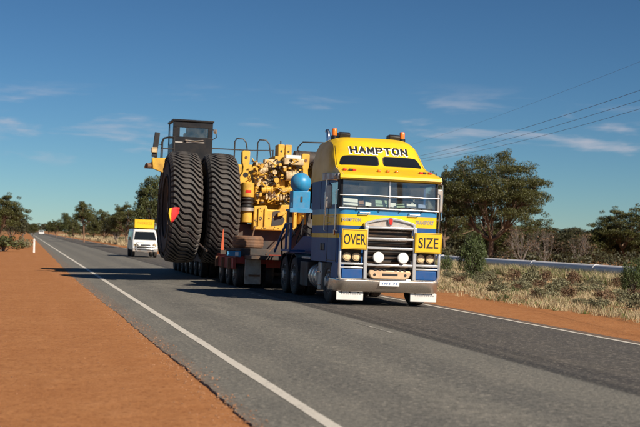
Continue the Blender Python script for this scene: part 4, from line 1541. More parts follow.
# hand rails
def rail(pts, r=0.024, m='black'):
    MB().tube(pts, r, 7).build('hand_rail', m, HT)
for y in (4.5, 5.0):
    rail([(-3.45, y, 4.34), (-3.45, y, 5.05), (-3.38, y, 5.22), (-3.2, y, 5.26), (-2.98, y, 5.26)])
rail([(-3.45, 4.5, 4.8), (-2.98, 4.5, 4.8)])
rail([(-3.0, 4.5, 4.34), (-3.0, 4.5, 5.26)])
rail([(-3.66, 4.5, 4.3), (-3.66, 4.5, 4.95), (-3.45, 4.5, 4.95)])
rail([(-1.4, 5.6, 4.98), (0.2, 5.6, 4.98), (1.0, 5.6, 5.02)])
for x in (-0.32, 0.60):
    rail([(x - 0.18, 5.6, 4.34), (x - 0.18, 5.6, 5.30), (x - 0.10, 5.6, 5.42), (x + 0.16, 5.6, 5.42), (x + 0.28, 5.6, 5.28), (x + 0.40, 5.6, 4.6)], 0.028)
rail([(1.05, 5.6, 4.34), (1.05, 5.6, 5.05)])
rail([(2.0, 5.6, 4.34), (2.05, 5.6, 5.2), (2.25, 5.6, 5.42), (3.7, 5.6, 5.46)], 0.03)
rail([(2.05, 5.6, 4.95), (3.7, 5.6, 4.98)])
rail([(3.7, 5.6, 4.34), (3.7, 5.6, 5.46)])
# mirrors on the deck corner
mi = MB().box(-3.82, -3.62, 4.36, 4.42, 4.45, 5.4, rot=Matrix.Rotation(0.10, 3, 'Y')).build('mirror', 'black', HT, 0.02)
MB().tube([(-3.72, 4.5, 4.3), (-3.72, 4.5, 5.3)], 0.025, 7).build('mirror_post', 'black', HT)
MB().box(-3.88, -3.66, 4.28, 4.42, 4.62, 4.82).build('mirror_lamp', 'engine_pale', HT, 0.02)
# tank on the far side and muffler
drum('muffler', (1.5, 3.6, 4.6), (3.6, 3.6, 4.6), 0.32, 'dark_steel')

# tie-down chains and strap poles
def chain(p0, p1, label, r=0.022, m='steel_rust', sag=0.05):
    p0, p1 = Vector(p0), Vector(p1)
    pts = [p0.lerp(p1, i / 10) - Vector((0, 0, sag * sin(pi * i / 10))) for i in range(11)]
    o = MB().tube(pts, r, 7).build('tie_down_chain', m)
    return tag(o, label, 'chain', 'tie-down chains')
chain((HX - 0.7, HY - 0.98, 1.9), (HX - 1.75, 38.7, 1.0), 'rusty tie-down chain sloping left from yellow casting to trailer front')
chain((HX + 0.45, HY - 0.98, 1.85), (HX - 1.15, 38.6, 1.02), 'rusty tie-down chain crossing to the spare tyre under yellow casting')
pz = atY(180, 226, 42.0)
qz = atY(207, 251, 39.6)
chain(pz, qz, 'thin dark strap running down across the giant left tyre tread', 0.028, 'dark_steel', 0.0)

# warning flags
fp = atY(172, 215, 42.1)
FL = thing('flag', 'red and yellow warning flag hanging beside the giant left tyre', 'flag', tuple(fp))
def flagfn(du, dz0, dz1, x0, x1):
    def fn(u, v):
        x = x0 + (x1 - x0) * u
        z = dz0 + (dz1 - dz0) * v
        k = 0.25 + 0.75 * min(1.0, v * 1.6)
        return ((x + 0.02) * k + 0.02 - 0.05 * (1 - v), -0.12 + 0.05 * sin(9 * x + 4 * z), z + 0.06 * sin(6 * x + 1) * v)
    return fn
def cloth(name, m, x0, x1):
    mb = MB()
    mb.grid(flagfn(0, -0.24, 0.20, x0, x1), 8, 8)
    o = mb.build(name, m, FL, smooth=180)
    s_ = o.modifiers.new('solid', 'SOLIDIFY')
    s_.thickness = 0.008
cloth('yellow_panel', 'yellow_flag', -0.15, -0.06)
cloth('red_panel', 'red_flag', -0.06, 0.20)
MB().tube([(-0.17, -0.08, 0.24), (-0.15, -0.06, -0.3), (0.0, 0.05, -0.42)], 0.014, 6).build('flag_stick', 'dark_steel', FL)
op = atY(222.5, 250, 38.45)
OF = thing('marker_paddle', 'orange upright marker paddle at the front corner of the trailer', 'marker', tuple(op))
MB().prism([(-0.05, 0.0), (-0.04, 0.2), (0.0, 0.62), (0.025, 0.62), (0.04, 0.2), (0.04, 0.0)], 'y', -0.012, 0.012).build('paddle_blade', 'orange_flag', OF, 0.004)
MB().box(-0.06, 0.4, -0.03, 0.03, -0.12, 0.0).build('paddle_base', 'dark_steel', OF)

# ------------------------------------------------------------------ escort van and far cars
def van(X, Y, label):
    r = thing('escort_van', label, 'van', (X, Y, road_z(X)), (0, 0.01, 0))
    hw = 0.83
    # body: side profile lofted across
    prof = [(0.0, 0.42), (0.0, 0.80), (0.06, 1.00), (0.16, 1.08), (0.62, 1.74), (0.80, 1.82), (4.2, 1.84), (4.35, 1.75), (4.4, 0.45)]
    b = MB()
    b.prism(prof, 'x', -hw, hw)
    tp = lambda p: (p[0] * (1 - 0.16 * max(0, p[2] - 1.0)), p[1], p[2])
    b.v = [tp(p) for p in b.v]
    body = b.build('body', 'car_white', r, 0.09)
    sl = atan2(1.74 - 1.08, 0.62 - 0.16)
    def on(x, t, off=0.012):
        return Vector((x, 0.16 + (0.46) * t, 1.08 + 0.66 * t)) + Vector((0, -sin(sl), cos(sl))) * off
    MB().add([on(-0.72, 0.06), on(0.72, 0.06), on(0.62, 0.88), on(-0.62, 0.88)], [(0, 1, 2, 3)]).build('windscreen', 'dark_glass', r)
    for s in (-1, 1):
        for pw in ([(0.55, 1.12), (0.85, 1.62), (1.5, 1.66), (1.5, 1.10)], [(1.6, 1.10), (1.6, 1.66), (4.1, 1.66), (4.1, 1.10)]):
            wn = MB().prism(pw, 'x', s * (hw - 0.02), s * (hw + 0.008))
            wn.v = [tp(p) for p in wn.v]
            wn.build('side_window', 'dark_glass', r)
        MB().box(s * (hw - 0.22) - 0.12, s * (hw - 0.22) + 0.12, -0.03, 0.05, 0.72, 0.88).build('headlight', 'warm_lamp', r, 0.02)
        MB().box(s * (hw + 0.14) - 0.08, s * (hw + 0.14) + 0.08, 0.5, 0.6, 1.10, 1.32).build('mirror', 'black', r, 0.02)
        for y in (0.75, 3.4):
            w = MB()
            w.lathe([(0.18, -0.1), (0.30, -0.11), (0.33, -0.07), (0.33, 0.07), (0.30, 0.11), (0.18, 0.1)], (s * 0.72, y, 0.33), 'x', 24, closed=True)
            wo_ = w.build('wheel', 'rubber', r)
            MB().lathe([(0.19, -0.09), (0.17, -0.05), (0.001, -0.06)], (s * 0.72 + (0.0), y, 0.33), 'x', 18).build('rim', 'dull_alloy', wo_)
    MB().box(-hw + 0.02, hw - 0.02, -0.09, 0.06, 0.36, 0.58).build('bumper', 'dull_alloy', r, 0.03)
    MB().box(-0.55, 0.55, -0.02, 0.02, 0.62, 0.80).build('grille', 'black', r)
    bbv = MB()
    for x in (-0.55, 0.55):
        bbv.tube([(x, -0.14, 0.4), (x, -0.16, 0.95)], 0.03)
    for z in (0.95, 0.72, 0.55):
        bbv.tube([(-0.62, -0.12, z - 0.03), (-0.55, -0.16, z), (0.55, -0.16, z), (0.62, -0.12, z - 0.03)], 0.03)
    bbv.build('bull_bar', 'alloy', r)
    for x in (-0.38, 0.38):
        MB().lathe([(0.001, 0.05), (0.09, 0.0), (0.09, -0.03), (0.001, -0.04)], (x, -0.18, 0.84), 'y', 16).build('spot_lamp', 'white_cover', r)
    sg = MB().box(-0.64, 0.64, 0.95, 1.0, 1.90, 2.46).build('roof_sign', 'yellow_sign', r, 0.01)
    text_part('lettering', 'OVERSIZE', 0.3, lambda u, v: (u, 0.946, 2.22 + v), 'letter_orange', sg, width=1.0, height=0.16)
    rk = MB()
    for x in (-0.55, 0.55):
        rk.box(x - 0.02, x + 0.02, 0.9, 2.4, 1.84, 1.9)
        rk.tube([(x, 1.0, 2.35), (x, 1.6, 1.9)], 0.015, 6)
    rk.build('roof_rack', 'black', r)
    return r


van(7.62, 83.3, 'white escort van with yellow roof sign following behind the mining truck')


def far_car(X, Y, label, col='car_white'):
    r = thing('car', label, 'car', (X, Y, road_z(X)))
    b = MB()
    b.prism([(0, 0.35), (0.02, 0.78), (0.9, 0.95), (1.5, 1.45), (3.3, 1.48), (4.2, 1.0), (4.4, 0.9), (4.4, 0.35)], 'x', -0.86, 0.86)
    b.build('body', col, r, 0.08)
    MB().add([(-0.72, 0.98, 1.04), (0.72, 0.98, 1.04), (0.66, 1.42, 1.40), (-0.66, 1.42, 1.40)], [(0, 1, 2, 3)]).build('windscreen', 'dark_glass', r)
    for s in (-1, 1):
        MB().box(s * 0.62 - 0.16, s * 0.62 + 0.16, -0.03, 0.03, 0.62, 0.78).build('headlight', 'white_cover', r)
        for y in (0.8, 3.5):
            MB().lathe([(0.001, -0.1), (0.33, -0.1), (0.33, 0.1), (0.001, 0.1)], (s * 0.76, y, 0.33), 'x', 18).build('wheel', 'rubber', r)
    return r


p = atY(42.2, 228, 430)
far_car(p.x - 0.2, 430, 'tiny white car far away down the road by the left edge line')

# ------------------------------------------------------------------ roadside post, pipeline, power line
def guide_post(X, Y, label):
    r = thing('guide_post', label, 'guide post', (X, Y, ground_z(X, Y)))
    MB().prism([(-0.065, 0), (-0.06, 1.0), (-0.03, 1.05), (0.03, 1.05), (0.06, 1.0), (0.065, 0)], 'y', -0.018, 0.018).build('post', 'white_paint', r)
    MB().box(-0.025, 0.025, -0.024, -0.018, 0.84, 0.92).build('reflector', 'letter_grey', r)


guide_post(0.69, 97.2, 'white guide post standing in the red shoulder at the left')


def pipeline():
    X, zc, R = 29.5, 0.15, 0.25
    r = thing('pipeline', 'long silver water pipeline running through the scrub beyond the right verge', 'pipeline', (X, 0, 0))
    L = 8.5
    y = 20.0
    pm = MB().lathe([(R, 0.0), (R, L)], n=28, axis='y').mesh('pipe_section', 'pipe_paint', 60)
    cm = MB().lathe([(R - 0.01, -0.10), (R + 0.025, -0.10), (R + 0.025, 0.10), (R - 0.01, 0.10)], n=28, axis='y').mesh('pipe_collar', 'pipe_paint', 40)
    sm = MB().prism([(-0.26, -0.85), (-0.20, -0.20), (0.20, -0.20), (0.26, -0.85)], 'y', -0.10, 0.10).mesh('pipe_support', 'concrete', 30)
    while y < 330:
        dx = 0.0
        inst('pipe_section', pm, r, (dx, y, zc))
        inst('pipe_collar', cm, r, (dx, y, zc))
        inst('pipe_support', sm, r, (dx, y + L / 2, zc))
        y += L


pipeline()

def line_x(Y):
    return 21.0 + 0.131 * (Y - 39.0)


poles = [4.0, 94.0, 184.0]
for i, (Y, lab) in enumerate(zip(poles, ('timber power pole near the camera beyond the right verge', 'timber power pole standing behind the truck cab', 'timber power pole far behind the mining truck'))):
    X = line_x(Y)
    r = thing('power_pole', lab, 'power pole', (X, Y, ground_z(X, Y)), (0, 0, -0.13), group='power poles')
    MB().cyl((0, 0, -0.3), (0, 0, 9.0), 0.16, 0.11, 12).build('pole', 'pole_wood', r)
    MB().box(-1.1, 1.1, -0.06, 0.06, 7.65, 7.8).build('crossarm', 'pole_wood', r, 0.01)
    for x in (-1.0, 0.0, 1.0):
        MB().lathe([(0.001, 7.8), (0.05, 7.8), (0.07, 7.88), (0.04, 7.92), (0.06, 7.98), (0.001, 8.0)], (x, 0 if x else -0.16, 0), 'z', 10).build('insulator', 'white_cover', r)
for k, (dx, zt) in enumerate(((-1.0, 8.0), (0.0, 8.0), (1.0, 8.0), (0.0, 9.15))):
    mb = MB()
    pts = []
    for i in range(len(poles) - 1):
        a, b = poles[i], poles[i + 1]
        sag = 0.75 if k < 3 else 0.5
        for j in range(24 if i < len(poles) - 2 else 25):
            u = j / 24
            y = a + (b - a) * u
            pts.append((line_x(y) + dx, y, zt - 0.55 - 4 * sag * u * (1 - u)))
    mb.tube(pts, 0.008 if k < 3 else 0.004, 5)
    tag(mb.build('power_wire', 'wire'), ('topmost of the three power wires above the big tree', 'middle one of the three power wires above the big tree',
                                         'lowest of the three power wires above the big tree', 'thin single wire high above the three power wires')[k], 'wire', 'overhead wires')


# ------------------------------------------------------------------ vegetation
def leaf_quads(rng, centres, radii, flat, per, size):
    """quads of leaf sprays spread through lumpy clumps"""
    C = np.repeat(centres, per, axis=0)
    Rr = np.repeat(radii, per)
    n = len(C)
    d = rng.normal(size=(n, 3))
    d /= np.linalg.norm(d, axis=1)[:, None]
    rad = rng.uniform(0.25, 1.0, n) ** 0.6
    P = C + d * (Rr * rad)[:, None] * np.array([1, 1, flat])
    s = size * rng.uniform(0.55, 1.35, n)
    nrm = d * 0.5 + rng.normal(size=(n, 3)) * 0.75 + np.array([0, 0, 0.35])
    nrm /= np.linalg.norm(nrm, axis=1)[:, None]
    a = np.cross(nrm, rng.normal(size=(n, 3)))
    a /= np.linalg.norm(a, axis=1)[:, None]
    b = np.cross(nrm, a)
    a *= s[:, None]
    b *= (s * 0.5)[:, None]
    return np.stack([P - a, P - b * 0.9, P + a, P + b], axis=1)


def make_tree(seed, H, Wd, zb, nmain, ntips, per, lsize, barkm, leafm, clump=1.0, flat=0.55, tr=0.16, fork=0.25, dome=0.45, leafy=1.0):
    """trunk and crown meshes of a tree H tall and Wd wide whose crown starts zb above the root at the origin"""
    rn = random.Random(seed)
    rng = np.random.default_rng(seed)
    R = Wd / 2 - clump * 0.6
    ph = rng.uniform(0, 6.28, 6)
    tips = []
    while len(tips) < ntips:
        a = rn.uniform(0, 2 * pi)
        lob = 1 + 0.16 * sin(3 * a + ph[0]) + 0.10 * sin(5 * a + ph[1])
        q = sqrt(rn.random())
        r = R * q * min(1.0, lob)
        top = H - clump * flat * 0.8 - dome * (H - zb) * q ** 3.0 + 0.03 * H * sin(a * 4 + 5 * q + ph[2])
        bot = zb + (H - zb) * (0.28 * (1 - q) + 0.10 * sin(3 * a + ph[3]) * q)
        if top < bot:
            bot = top - 0.2
        z = bot + (top - bot) * rn.random() ** 0.62
        tips.append((r * cos(a), r * sin(a), min(z, H - clump * flat * 0.7)))
    T = np.array(tips)
    mb = MB()
    fz = max(0.3, H * fork)
    lean = Vector((rn.uniform(-.06, .06) * H, rn.uniform(-.06, .06) * H, fz))
    tp = [Vector((0, 0, -0.3)), Vector((lean.x * 0.2, lean.y * 0.3, fz * 0.35)), lean]
    mb.tube(tp, tr, 9, radii=[tr * 1.35, tr, tr * 0.85], caps=False)
    ang = np.arctan2(T[:, 1], T[:, 0])
    sect = ((ang + pi) / (2 * pi) * nmain + rng.normal(size=len(T)) * 0.15).astype(int) % nmain
    inner = np.hypot(T[:, 0], T[:, 1]) < R * 0.38
    sect[inner] = nmain
    for k in range(nmain + 1):
        G = T[sect == k]
        if len(G) == 0:
            continue
        cen = Vector(G.mean(axis=0))
        end = lean.lerp(cen, 0.72)
        m1 = lean.lerp(end, 0.5) + Vector((rn.uniform(-.05, .05) * Wd, rn.uniform(-.05, .05) * Wd, -0.04 * H))
        mb.tube([lean, lean.lerp(m1, 0.5) + Vector((0, 0, -0.01 * H)), m1, end], tr, 7, radii=[tr * 0.72, tr * 0.55, tr * 0.42, tr * 0.28], caps=False)
        for g in G:
            g = Vector(g)
            st = m1 if rn.random() < 0.4 else end
            md = st.lerp(g, 0.55) + Vector((rn.uniform(-.1, .1), rn.uniform(-.1, .1), rn.uniform(-.12, .05))) * clump
            mb.tube([st, md, g], tr, 5, radii=[tr * 0.24, tr * 0.15, tr * 0.05], caps=False)
            if leafy < 0.5:
                for _ in range(4):
                    t2 = g + Vector((rn.uniform(-1, 1), rn.uniform(-1, 1), rn.uniform(-.2, .9))) * clump * 0.9
                    mb.tube([md, md.lerp(t2, 0.6) + Vector((0, 0, 0.05)), t2], tr, 4, radii=[tr * 0.13, tr * 0.08, tr * 0.03], caps=False)
    trunk = mb.mesh('trunk', barkm, 60)
    rad = clump * rng.uniform(0.6, 1.2, len(T))
    sp = T[rng.integers(0, len(T), len(T) * 2)] + rng.normal(size=(len(T) * 2, 3)) * clump * np.array([0.8, 0.8, 0.4])
    sp[:, 2] = np.clip(sp[:, 2], zb * 0.8, H)
    n1 = max(3, int(per * leafy))
    Q = np.concatenate([leaf_quads(rng, T, rad, flat, n1, lsize), leaf_quads(rng, sp, np.full(len(sp), clump * 0.38), 0.7, max(2, n1 // 6), lsize)])
    crown = quads_mesh('crown', Q, leafm)
    return trunk, crown


def put_tree(name, meshes, X, Y, scl, rotz, label, cat='tree', group=None):
    r = thing(name, label, cat, (X, Y, ground_z(X, Y)), (0, 0, rotz), group)
    t = inst('trunk', meshes[0], r, scl=scl)
    c = inst('crown', meshes[1], r, scl=scl)
    return r


TREES = {
    'big': (make_tree(5, 11.2, 13.4, 3.0, 7, 150, 560, 0.078, 'bark', 'leaf_olive', clump=1.3, flat=0.42, tr=0.27, fork=0.2, dome=0.5), 11.2, 13.0),
    'wide': (make_tree(14, 7.0, 7.5, 2.0, 5, 62, 380, 0.078, 'bark', 'leaf_olive', clump=0.95, flat=0.42, tr=0.2, fork=0.22), 7.0, 7.5),
    'tall': (make_tree(23, 9.0, 5.5, 2.4, 4, 80, 190, 0.11, 'bark', 'leaf_green', clump=0.85, flat=0.8, tr=0.2, dome=0.5), 9.0, 5.5),
    'gum': (make_tree(31, 7.5, 5.0, 3.6, 4, 44, 190, 0.11, 'salmon_bark', 'leaf_olive', clump=0.8, flat=0.7, tr=0.15, fork=0.42, dome=0.6), 7.5, 5.0),
    'scrub': (make_tree(42, 5.0, 4.5, 0.9, 6, 44, 130, 0.10, 'grey_bark', 'leaf_brown', clump=0.7, flat=0.75, tr=0.11, fork=0.12), 5.0, 4.5),
    'mulga': (make_tree(57, 5.2, 4.8, 1.1, 5, 44, 150, 0.10, 'bark', 'leaf_olive', clump=0.72, flat=0.65, tr=0.12, fork=0.18), 5.2, 4.8),
    'bare': (make_tree(63, 4.6, 4.2, 0.9, 7, 40, 60, 0.09, 'grey_bark', 'leaf_dry', clump=0.6, flat=0.8, tr=0.10, fork=0.1, leafy=0.15), 4.6, 4.2),
}


def tree_px(kind, name, px, Y, top, label, rotz=None, wpx=None, group=None, cat='tree'):
    P = atY(px, top, Y)
    gz = ground_z(P.x, Y)
    meshes, H, Wd = TREES[kind]
    kz = (P.z - gz) / H
    kx = kz if wpx is None else (wpx / FPX * Y / 0.97) / Wd
    return put_tree(name, meshes, P.x, Y, (kx, kx, kz), random.uniform(0, 6.28) if rotz is None else rotz, label, cat, group)


tree_px('big', 'gum_tree', 492, 108, 150, 'large spreading gum tree with domed olive crown right of the truck', 0.6, 128)
tree_px('wide', 'gum_tree', 447, 120, 168, 'dense gum tree half hidden behind the right edge of the truck cab', 1.0, 60)
tree_px('wide', 'gum_tree', 628, 128, 205, 'dark flat-topped tree at the right edge of the picture', 2.2, 72)
tree_px('bare', 'dead_shrub', 520, 96, 224, 'grey leafless shrub under the right side of the large gum', 0.3, 44, cat='shrub')
tree_px('bare', 'dead_shrub', 545, 100, 226, 'twiggy grey leafless shrub between the large gum and the woodland', 1.9, 42, cat='shrub')
tree_px('bare', 'dead_shrub', 580, 104, 230, 'bare brown shrub just behind the pipeline in front of the woodland', 3.9, 40, cat='shrub')
rr = random.Random(9)
for i in range(44):
    px = 498 + i * 4.1 + rr.uniform(-3, 3)
    Y = rr.uniform(125, 200)
    kind = rr.choice(['scrub', 'mulga', 'scrub', 'mulga', 'wide'])
    top = 229 + rr.uniform(-3.5, 4) + (px - 560) * 0.02
    tree_px(kind, 'woodland_tree', px, Y, top, 'low brown-green tree in the dark woodland behind the pipeline', None, rr.uniform(34, 52), 'trees of the dark woodland behind the pipeline')
for i in range(22):
    px = 428 + i * 4.2 + rr.uniform(-3, 3)
    Y = rr.uniform(130, 190)
    tree_px(rr.choice(['scrub', 'mulga']), 'woodland_tree', px, Y, 226 + rr.uniform(-6, 5), 'low tree in the scrub behind the large gum trunk', None, rr.uniform(34, 50), 'low trees behind the large gum')
# beyond the frame on the right, so that the wood goes on
for i in range(10):
    px = 690 + i * 26 + rr.uniform(-8, 8)
    tree_px(rr.choice(['scrub', 'mulga', 'wide']), 'woodland_tree', px, rr.uniform(105, 150), 226 + rr.uniform(-12, 5), 'low brown-green tree in the dark woodland behind the pipeline', None, rr.uniform(40, 60), 'trees of the dark woodland behind the pipeline')
# between road and truck, far side of the road
tree_px('tall', 'gum_tree', 152, 132, 174, 'tall dark tree directly behind the escort van', 0.4, 34)
tree_px('wide', 'gum_tree', 128, 165, 203, 'bushy olive tree to the left of the escort van', 1.2, 44)
tree_px('gum', 'gum_tree', 85, 190, 201, 'slender gum with rounded crown on a clear bare trunk', 2.0, 22)
tree_px('mulga', 'gum_tree', 104, 205, 209, 'low spreading tree right of the slender round-crowned gum', 0.7, 26)
tree_px('scrub', 'gum_tree', 116, 180, 212, 'brownish thin tree left of the bushy olive tree', 4.0, 30)
tree_px('tall', 'gum_tree', 66, 250, 212, 'small dark tree left of the slender round-crowned gum', 3.0, 13)
tree_px('mulga', 'gum_tree', 74, 230, 215, 'small pale tree touching the slender gum on its left', 3.4, 14)
tree_px('mulga', 'gum_tree', 95, 240, 215, 'small tree just behind and right of the slender gum', 5.0, 18)
tree_px('tall', 'gum_tree', 49.5, 420, 221, 'lone small far tree right of the distant white car', 5.3, 9)
tree_px('wide', 'gum_tree', 57, 330, 219, 'far low tree on the right where the road disappears', 2.3, 16)
# left
tree_px('wide', 'gum_tree', -4, 140, 190, 'dark gum tree with overhanging crown at the left edge of the picture', 5.6, 56)
tree_px('scrub', 'gum_tree', 14, 165, 206, 'thin brownish tree under the crown at the left picture edge', 1.6, 34)
tree_px('mulga', 'gum_tree', -30, 120, 186, 'broad gum beyond the left picture edge', 1.1, 50)
tree_px('scrub', 'gum_tree', 24, 260, 219, 'low far tree on the left side of the road', 2.4, 16)
tree_px('mulga', 'gum_tree', 33, 380, 223, 'far small tree left of the distant white car', 2.0, 12)

# far woodland closing the horizon
def far_wood():
    rng = np.random.default_rng(77)
    Cs, Rs = [], []
    for i in range(900):
        Y = rng.uniform(480, 900)
        x = rng.uniform(-260, 620)
        if -14 < x - 6 < 16:
            continue
        h = rng.uniform(3.5, 7.5)
        for k in range(3):
            Cs.append((x + rng.normal() * 1.8, Y + rng.normal() * 1.5, h * rng.uniform(0.35, 0.9) - 0.4))
            Rs.append(rng.uniform(1.4, 2.8))
    for i in range(60):
        x = rng.uniform(-16, 30)
        Y = 1100 + rng.uniform(0, 60)
        for k in range(3):
            Cs.append((x + rng.normal() * 1.8, Y, rng.uniform(1.5, 6.0)))
            Rs.append(rng.uniform(1.8, 3.0))
    Q = leaf_quads(rng, np.array(Cs), np.array(Rs), 0.8, 26, 0.75)
    tag(inst('far_woodland', quads_mesh('far_woodland', Q, 'leaf_brown')), 'distant low woodland along the horizon', 'woodland', kind='stuff')


far_wood()


def understory():
    rng = np.random.default_rng(88)
    Cs, Rs = [], []
    for i in range(520):
        Y = rng.uniform(95, 230)
        x = Y * rng.uniform(0.30, 0.75)
        if x < 33:
            continue
        h = rng.uniform(0.5, 1.5)
        for k in range(2):
            Cs.append((x + rng.normal() * 0.7, Y + rng.normal() * 0.7, h * rng.uniform(0.2, 0.7) - 0.5))
            Rs.append(rng.uniform(0.5, 1.1))
    Q = leaf_quads(rng, np.array(Cs), np.array(Rs), 0.75, 55, 0.15)
    tag(inst('undergrowth', quads_mesh('undergrowth', Q, 'leaf_brown')), 'dark tangled undergrowth beneath the woodland behind the pipeline', 'undergrowth', kind='stuff')


understory()


def bush_mesh(seed, n, leafm, lsize, spiky=False, bark='grey_bark', W_=1.0):
    rn = random.Random(seed)
    rng = np.random.default_rng(seed)
    C, R = [], []
    mb = MB()
    for i in range(9):
        a, r = rn.uniform(0, 6.28), rn.uniform(0.1, 0.62)
        h = rn.uniform(0.35, 0.85) * (1 - 0.3 * r)
        C.append((r * cos(a), r * sin(a), h))
        R.append(rn.uniform(0.22, 0.38))
        mb.tube([(0, 0, -0.1), (r * 0.4 * cos(a), r * 0.4 * sin(a), h * 0.5), (r * cos(a), r * sin(a), h)], 0.018, 5, radii=[0.03, 0.02, 0.008], caps=False)
    C.append((0, 0, 0.5))
    R.append(0.4)
    return mb.mesh('stems', bark, 60), quads_mesh('foliage', leaf_quads(rng, np.array(C), np.array(R), 0.85, n, lsize), leafm)


BUSH = {'green': bush_mesh(3, 260, 'leaf_bush', 0.055), 'salt': bush_mesh(8, 90, 'leaf_salt', 0.06), 'salt2': bush_mesh(12, 70, 'leaf_salt', 0.065),
        'dry': bush_mesh(17, 70, 'leaf_dry', 0.06), 'dark': bush_mesh(19, 130, 'leaf_green', 0.06), 'fine': bush_mesh(29, 110, 'leaf_bush', 0.045)}


def round_bush():
    rng = np.random.default_rng(61)
    rn = random.Random(61)
    C = rng.normal(size=(70, 3))
    C /= np.linalg.norm(C, axis=1)[:, None]
    C *= (rng.uniform(0.2, 1.0, 70) ** 0.4)[:, None]
    C = C * np.array([0.70, 0.70, 0.44]) + np.array([0, 0, 0.50])
    mb = MB()
    for c in C[::4]:
        mb.tube([(0, 0, -0.1), (c[0] * 0.4, c[1] * 0.4, c[2] * 0.5), tuple(c)], 0.018, 5, radii=[0.03, 0.02, 0.006], caps=False)
    return mb.mesh('stems', 'grey_bark', 60), quads_mesh('foliage', leaf_quads(rng, C, np.full(70, 0.19), 0.9, 150, 0.026), 'leaf_bush')


BUSH['round'] = round_bush()


def put_bush(kind, name, X, Y, w, h, label, group=None):
    r = thing(name, label, 'shrub', (X, Y, ground_z(X, Y)), (0, 0, random.uniform(0, 6.28)), group)
    st, fo = BUSH[kind]
    inst('stems', st, r, scl=(w, w, h))
    inst('foliage', fo, r, scl=(w, w, h))
    return r


def bush_px(kind, px, Y, top, wpx, label, group=None, name='shrub'):
    P = atY(px, top, Y)
    return put_bush(kind, name, P.x, Y, wpx / FPX * Y / 1.7, (P.z - ground_z(P.x, Y)) / 1.08, label, group)


bush_px('round', 473, 62, 229, 36, 'round dense green shrub standing in front of the silver pipeline')
bush_px('round', 634, 44, 255, 34, 'dark green shrub at the right edge of the picture above the verge grass')
bush_px('fine', 447, 66, 248, 18, 'small green shrub between the truck and the round shrub')
bush_px('fine', 503, 33.5, 293, 20, 'low fresh green bush at the edge of the red shoulder')
bush_px('fine', 515, 40, 285, 15, 'smaller green bush behind the fresh green bush at the shoulder')
bush_px('salt', 530, 52, 262, 30, 'pale grey-green saltbush just in front of the pipeline')
bush_px('salt2', 560, 42, 273, 26, 'grey-green saltbush in the middle of the verge grass')
bush_px('dry', 545, 56, 267, 26, 'rust-brown dry shrub in front of the pipeline right of centre')
bush_px('dry', 572, 54, 268, 28, 'rust-brown dry shrub in front of the pipeline below the woodland')
bush_px('dry', 515, 58, 266, 24, 'rust-brown dry shrub near the large gum foot before the pipeline')
bush_px('dark', 4, 102, 232, 44, 'dark low scrub bush on the red dirt at the left edge')
bush_px('salt', 22, 118, 235, 26, 'pale low bush beside the dark scrub bush at the left')
vb = random.Random(31)
for i in range(120):
    Y = 25 + 60 * vb.random() ** 1.2
    X = vb.uniform(14.0, 28.5)
    if not (0.33 < X / Y < 0.62):
        X = Y * vb.uniform(0.36, 0.52)
    if X < 14 or X > 28.4:
        continue
    s_ = vb.uniform(0.25, 0.6)
    k = vb.choice(['salt', 'salt2', 'dry', 'salt'])
    put_bush(k, 'shrub', X, Y, s_ * 1.15, s_ * 0.95, 'low pale saltbush scattered through the dry verge grass' if k != 'dry' else 'low brown dry bush scattered through the verge grass',
             'saltbushes in the verge' if k != 'dry' else 'dry bushes in the verge')
for i in range(80):
    Y = vb.uniform(85, 380)
    X = vb.uniform(12.3, 15 + Y * 0.06)
    s_ = vb.uniform(0.45, 1.0)
    put_bush(vb.choice(['salt', 'salt2', 'dark', 'salt']), 'shrub', X, Y, s_ * 1.3, s_, 'low bush along the far verge beyond the road near the escort van', 'bushes along the far verge')
for i in range(18):
    Y = vb.uniform(105, 260)
    X = vb.uniform(-9, -3.5) - (Y - 100) * 0.01
    s_ = vb.uniform(0.4, 0.9)
    put_bush(vb.choice(['salt', 'dark', 'salt2']), 'shrub', X, Y, s_ * 1.4, s_, 'low scrub bush along the left side of the red shoulder', 'bushes left of the red shoulder')


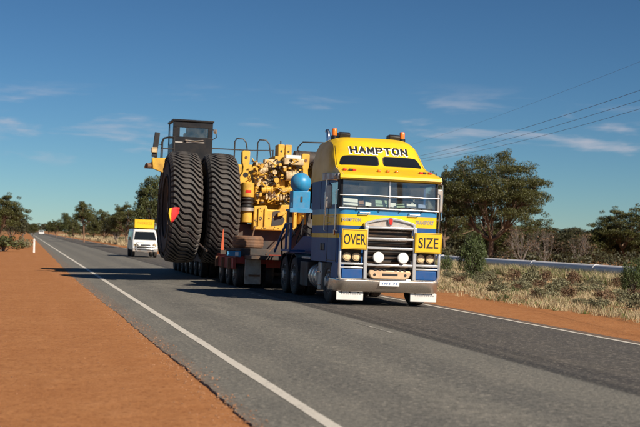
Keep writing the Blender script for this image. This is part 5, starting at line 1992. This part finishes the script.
# dry grass: tufts of blades
def grass(name, n, region, hmin, hmax, matname, seed, label, blades=14, spread=0.18, wid=0.008):
    rng = np.random.default_rng(seed)
    pts = region(rng, n)
    gz = np.array([ground_z(x, y) for x, y in pts])
    n = len(pts)
    B = np.repeat(np.column_stack([pts, gz]), blades, axis=0)
    m = len(B)
    sc_ = np.repeat(rng.uniform(0.6, 1.25, n), blades)
    a = rng.uniform(0, 2 * pi, m)
    rad = np.abs(rng.normal(size=m)) * spread * 0.6 * sc_
    root = B + np.column_stack([np.cos(a) * rad, np.sin(a) * rad, np.full(m, -0.02)])
    h = rng.uniform(hmin, hmax, m) * sc_
    lean = rng.uniform(0.15, 0.85, m) * h
    la = a + rng.normal(size=m) * 0.6
    tip = root + np.column_stack([np.cos(la) * lean, np.sin(la) * lean, h])
    mid = (root + tip) / 2 + np.column_stack([np.zeros(m), np.zeros(m), h * 0.16])
    wa = rng.uniform(0, 2 * pi, m)
    dist = np.repeat(np.clip(pts[:, 1] / 35.0, 0.8, 8.0), blades)
    w = np.column_stack([np.cos(wa), np.sin(wa), np.zeros(m)]) * (wid * dist)[:, None]
    Q = np.concatenate([np.stack([root - w, root + w, mid + w * 0.8, mid - w * 0.8], axis=1), np.stack([mid - w * 0.8, mid + w * 0.8, tip + w * 0.15, tip - w * 0.15], axis=1)])
    tag(inst(name, quads_mesh(name, Q, matname)), label, 'grass', kind='stuff')


def verge(rng, n):
    Y = 22 + 68 * rng.uniform(size=n) ** 1.4
    X = 12.7 + 22 * rng.uniform(size=n) ** 1.15 + rng.normal(size=n) * 0.25
    # patchy cover
    pat = np.sin(X * 0.9 + 2 * np.sin(Y * 0.31)) * np.cos(Y * 0.43 + X * 0.2)
    keep = (pat + rng.uniform(-1.0, 1.1, n) > -0.25) & (X / Y > 0.27) & (X / Y < 0.75) & (X > 12.55)
    return np.column_stack([X, Y])[keep]


def pipe_strip(rng, n):
    Y = 40 + 90 * rng.uniform(size=n) ** 1.3
    X = rng.uniform(26.8, 29.0, n)
    return np.column_stack([X, Y])


def far_verge(rng, n):
    Y = 85 + 380 * rng.uniform(size=n) ** 1.3
    X = 11.7 + (4 + Y * 0.08) * rng.uniform(size=n) ** 1.2
    return np.column_stack([X, Y])


def left_verge(rng, n):
    Y = rng.uniform(105, 260, n)
    X = -4.0 - 12 * rng.uniform(size=n)
    return np.column_stack([X, Y])


grass('dry_grass', 17000, verge, 0.06, 0.20, 'straw', 101, 'dry straw-coloured grass covering the right verge')
grass('green_grass', 4200, verge, 0.06, 0.18, 'green_grass', 102, 'sparse green grass among the dry grass of the right verge')
grass('dry_grass', 3200, pipe_strip, 0.30, 0.62, 'straw', 105, 'taller dry grass growing against the near side of the pipeline', 10, 0.3)
grass('green_grass', 2600, pipe_strip, 0.30, 0.60, 'green_grass', 106, 'green grass growing against the near side of the pipeline', 10, 0.3)
grass('dry_grass', 13000, far_verge, 0.25, 0.55, 'straw', 103, 'dry grass along the far verge beside the escort van', 8, 0.3)
grass('dry_grass', 900, left_verge, 0.2, 0.4, 'straw', 104, 'dry grass left of the red shoulder under the trees', 8, 0.3)
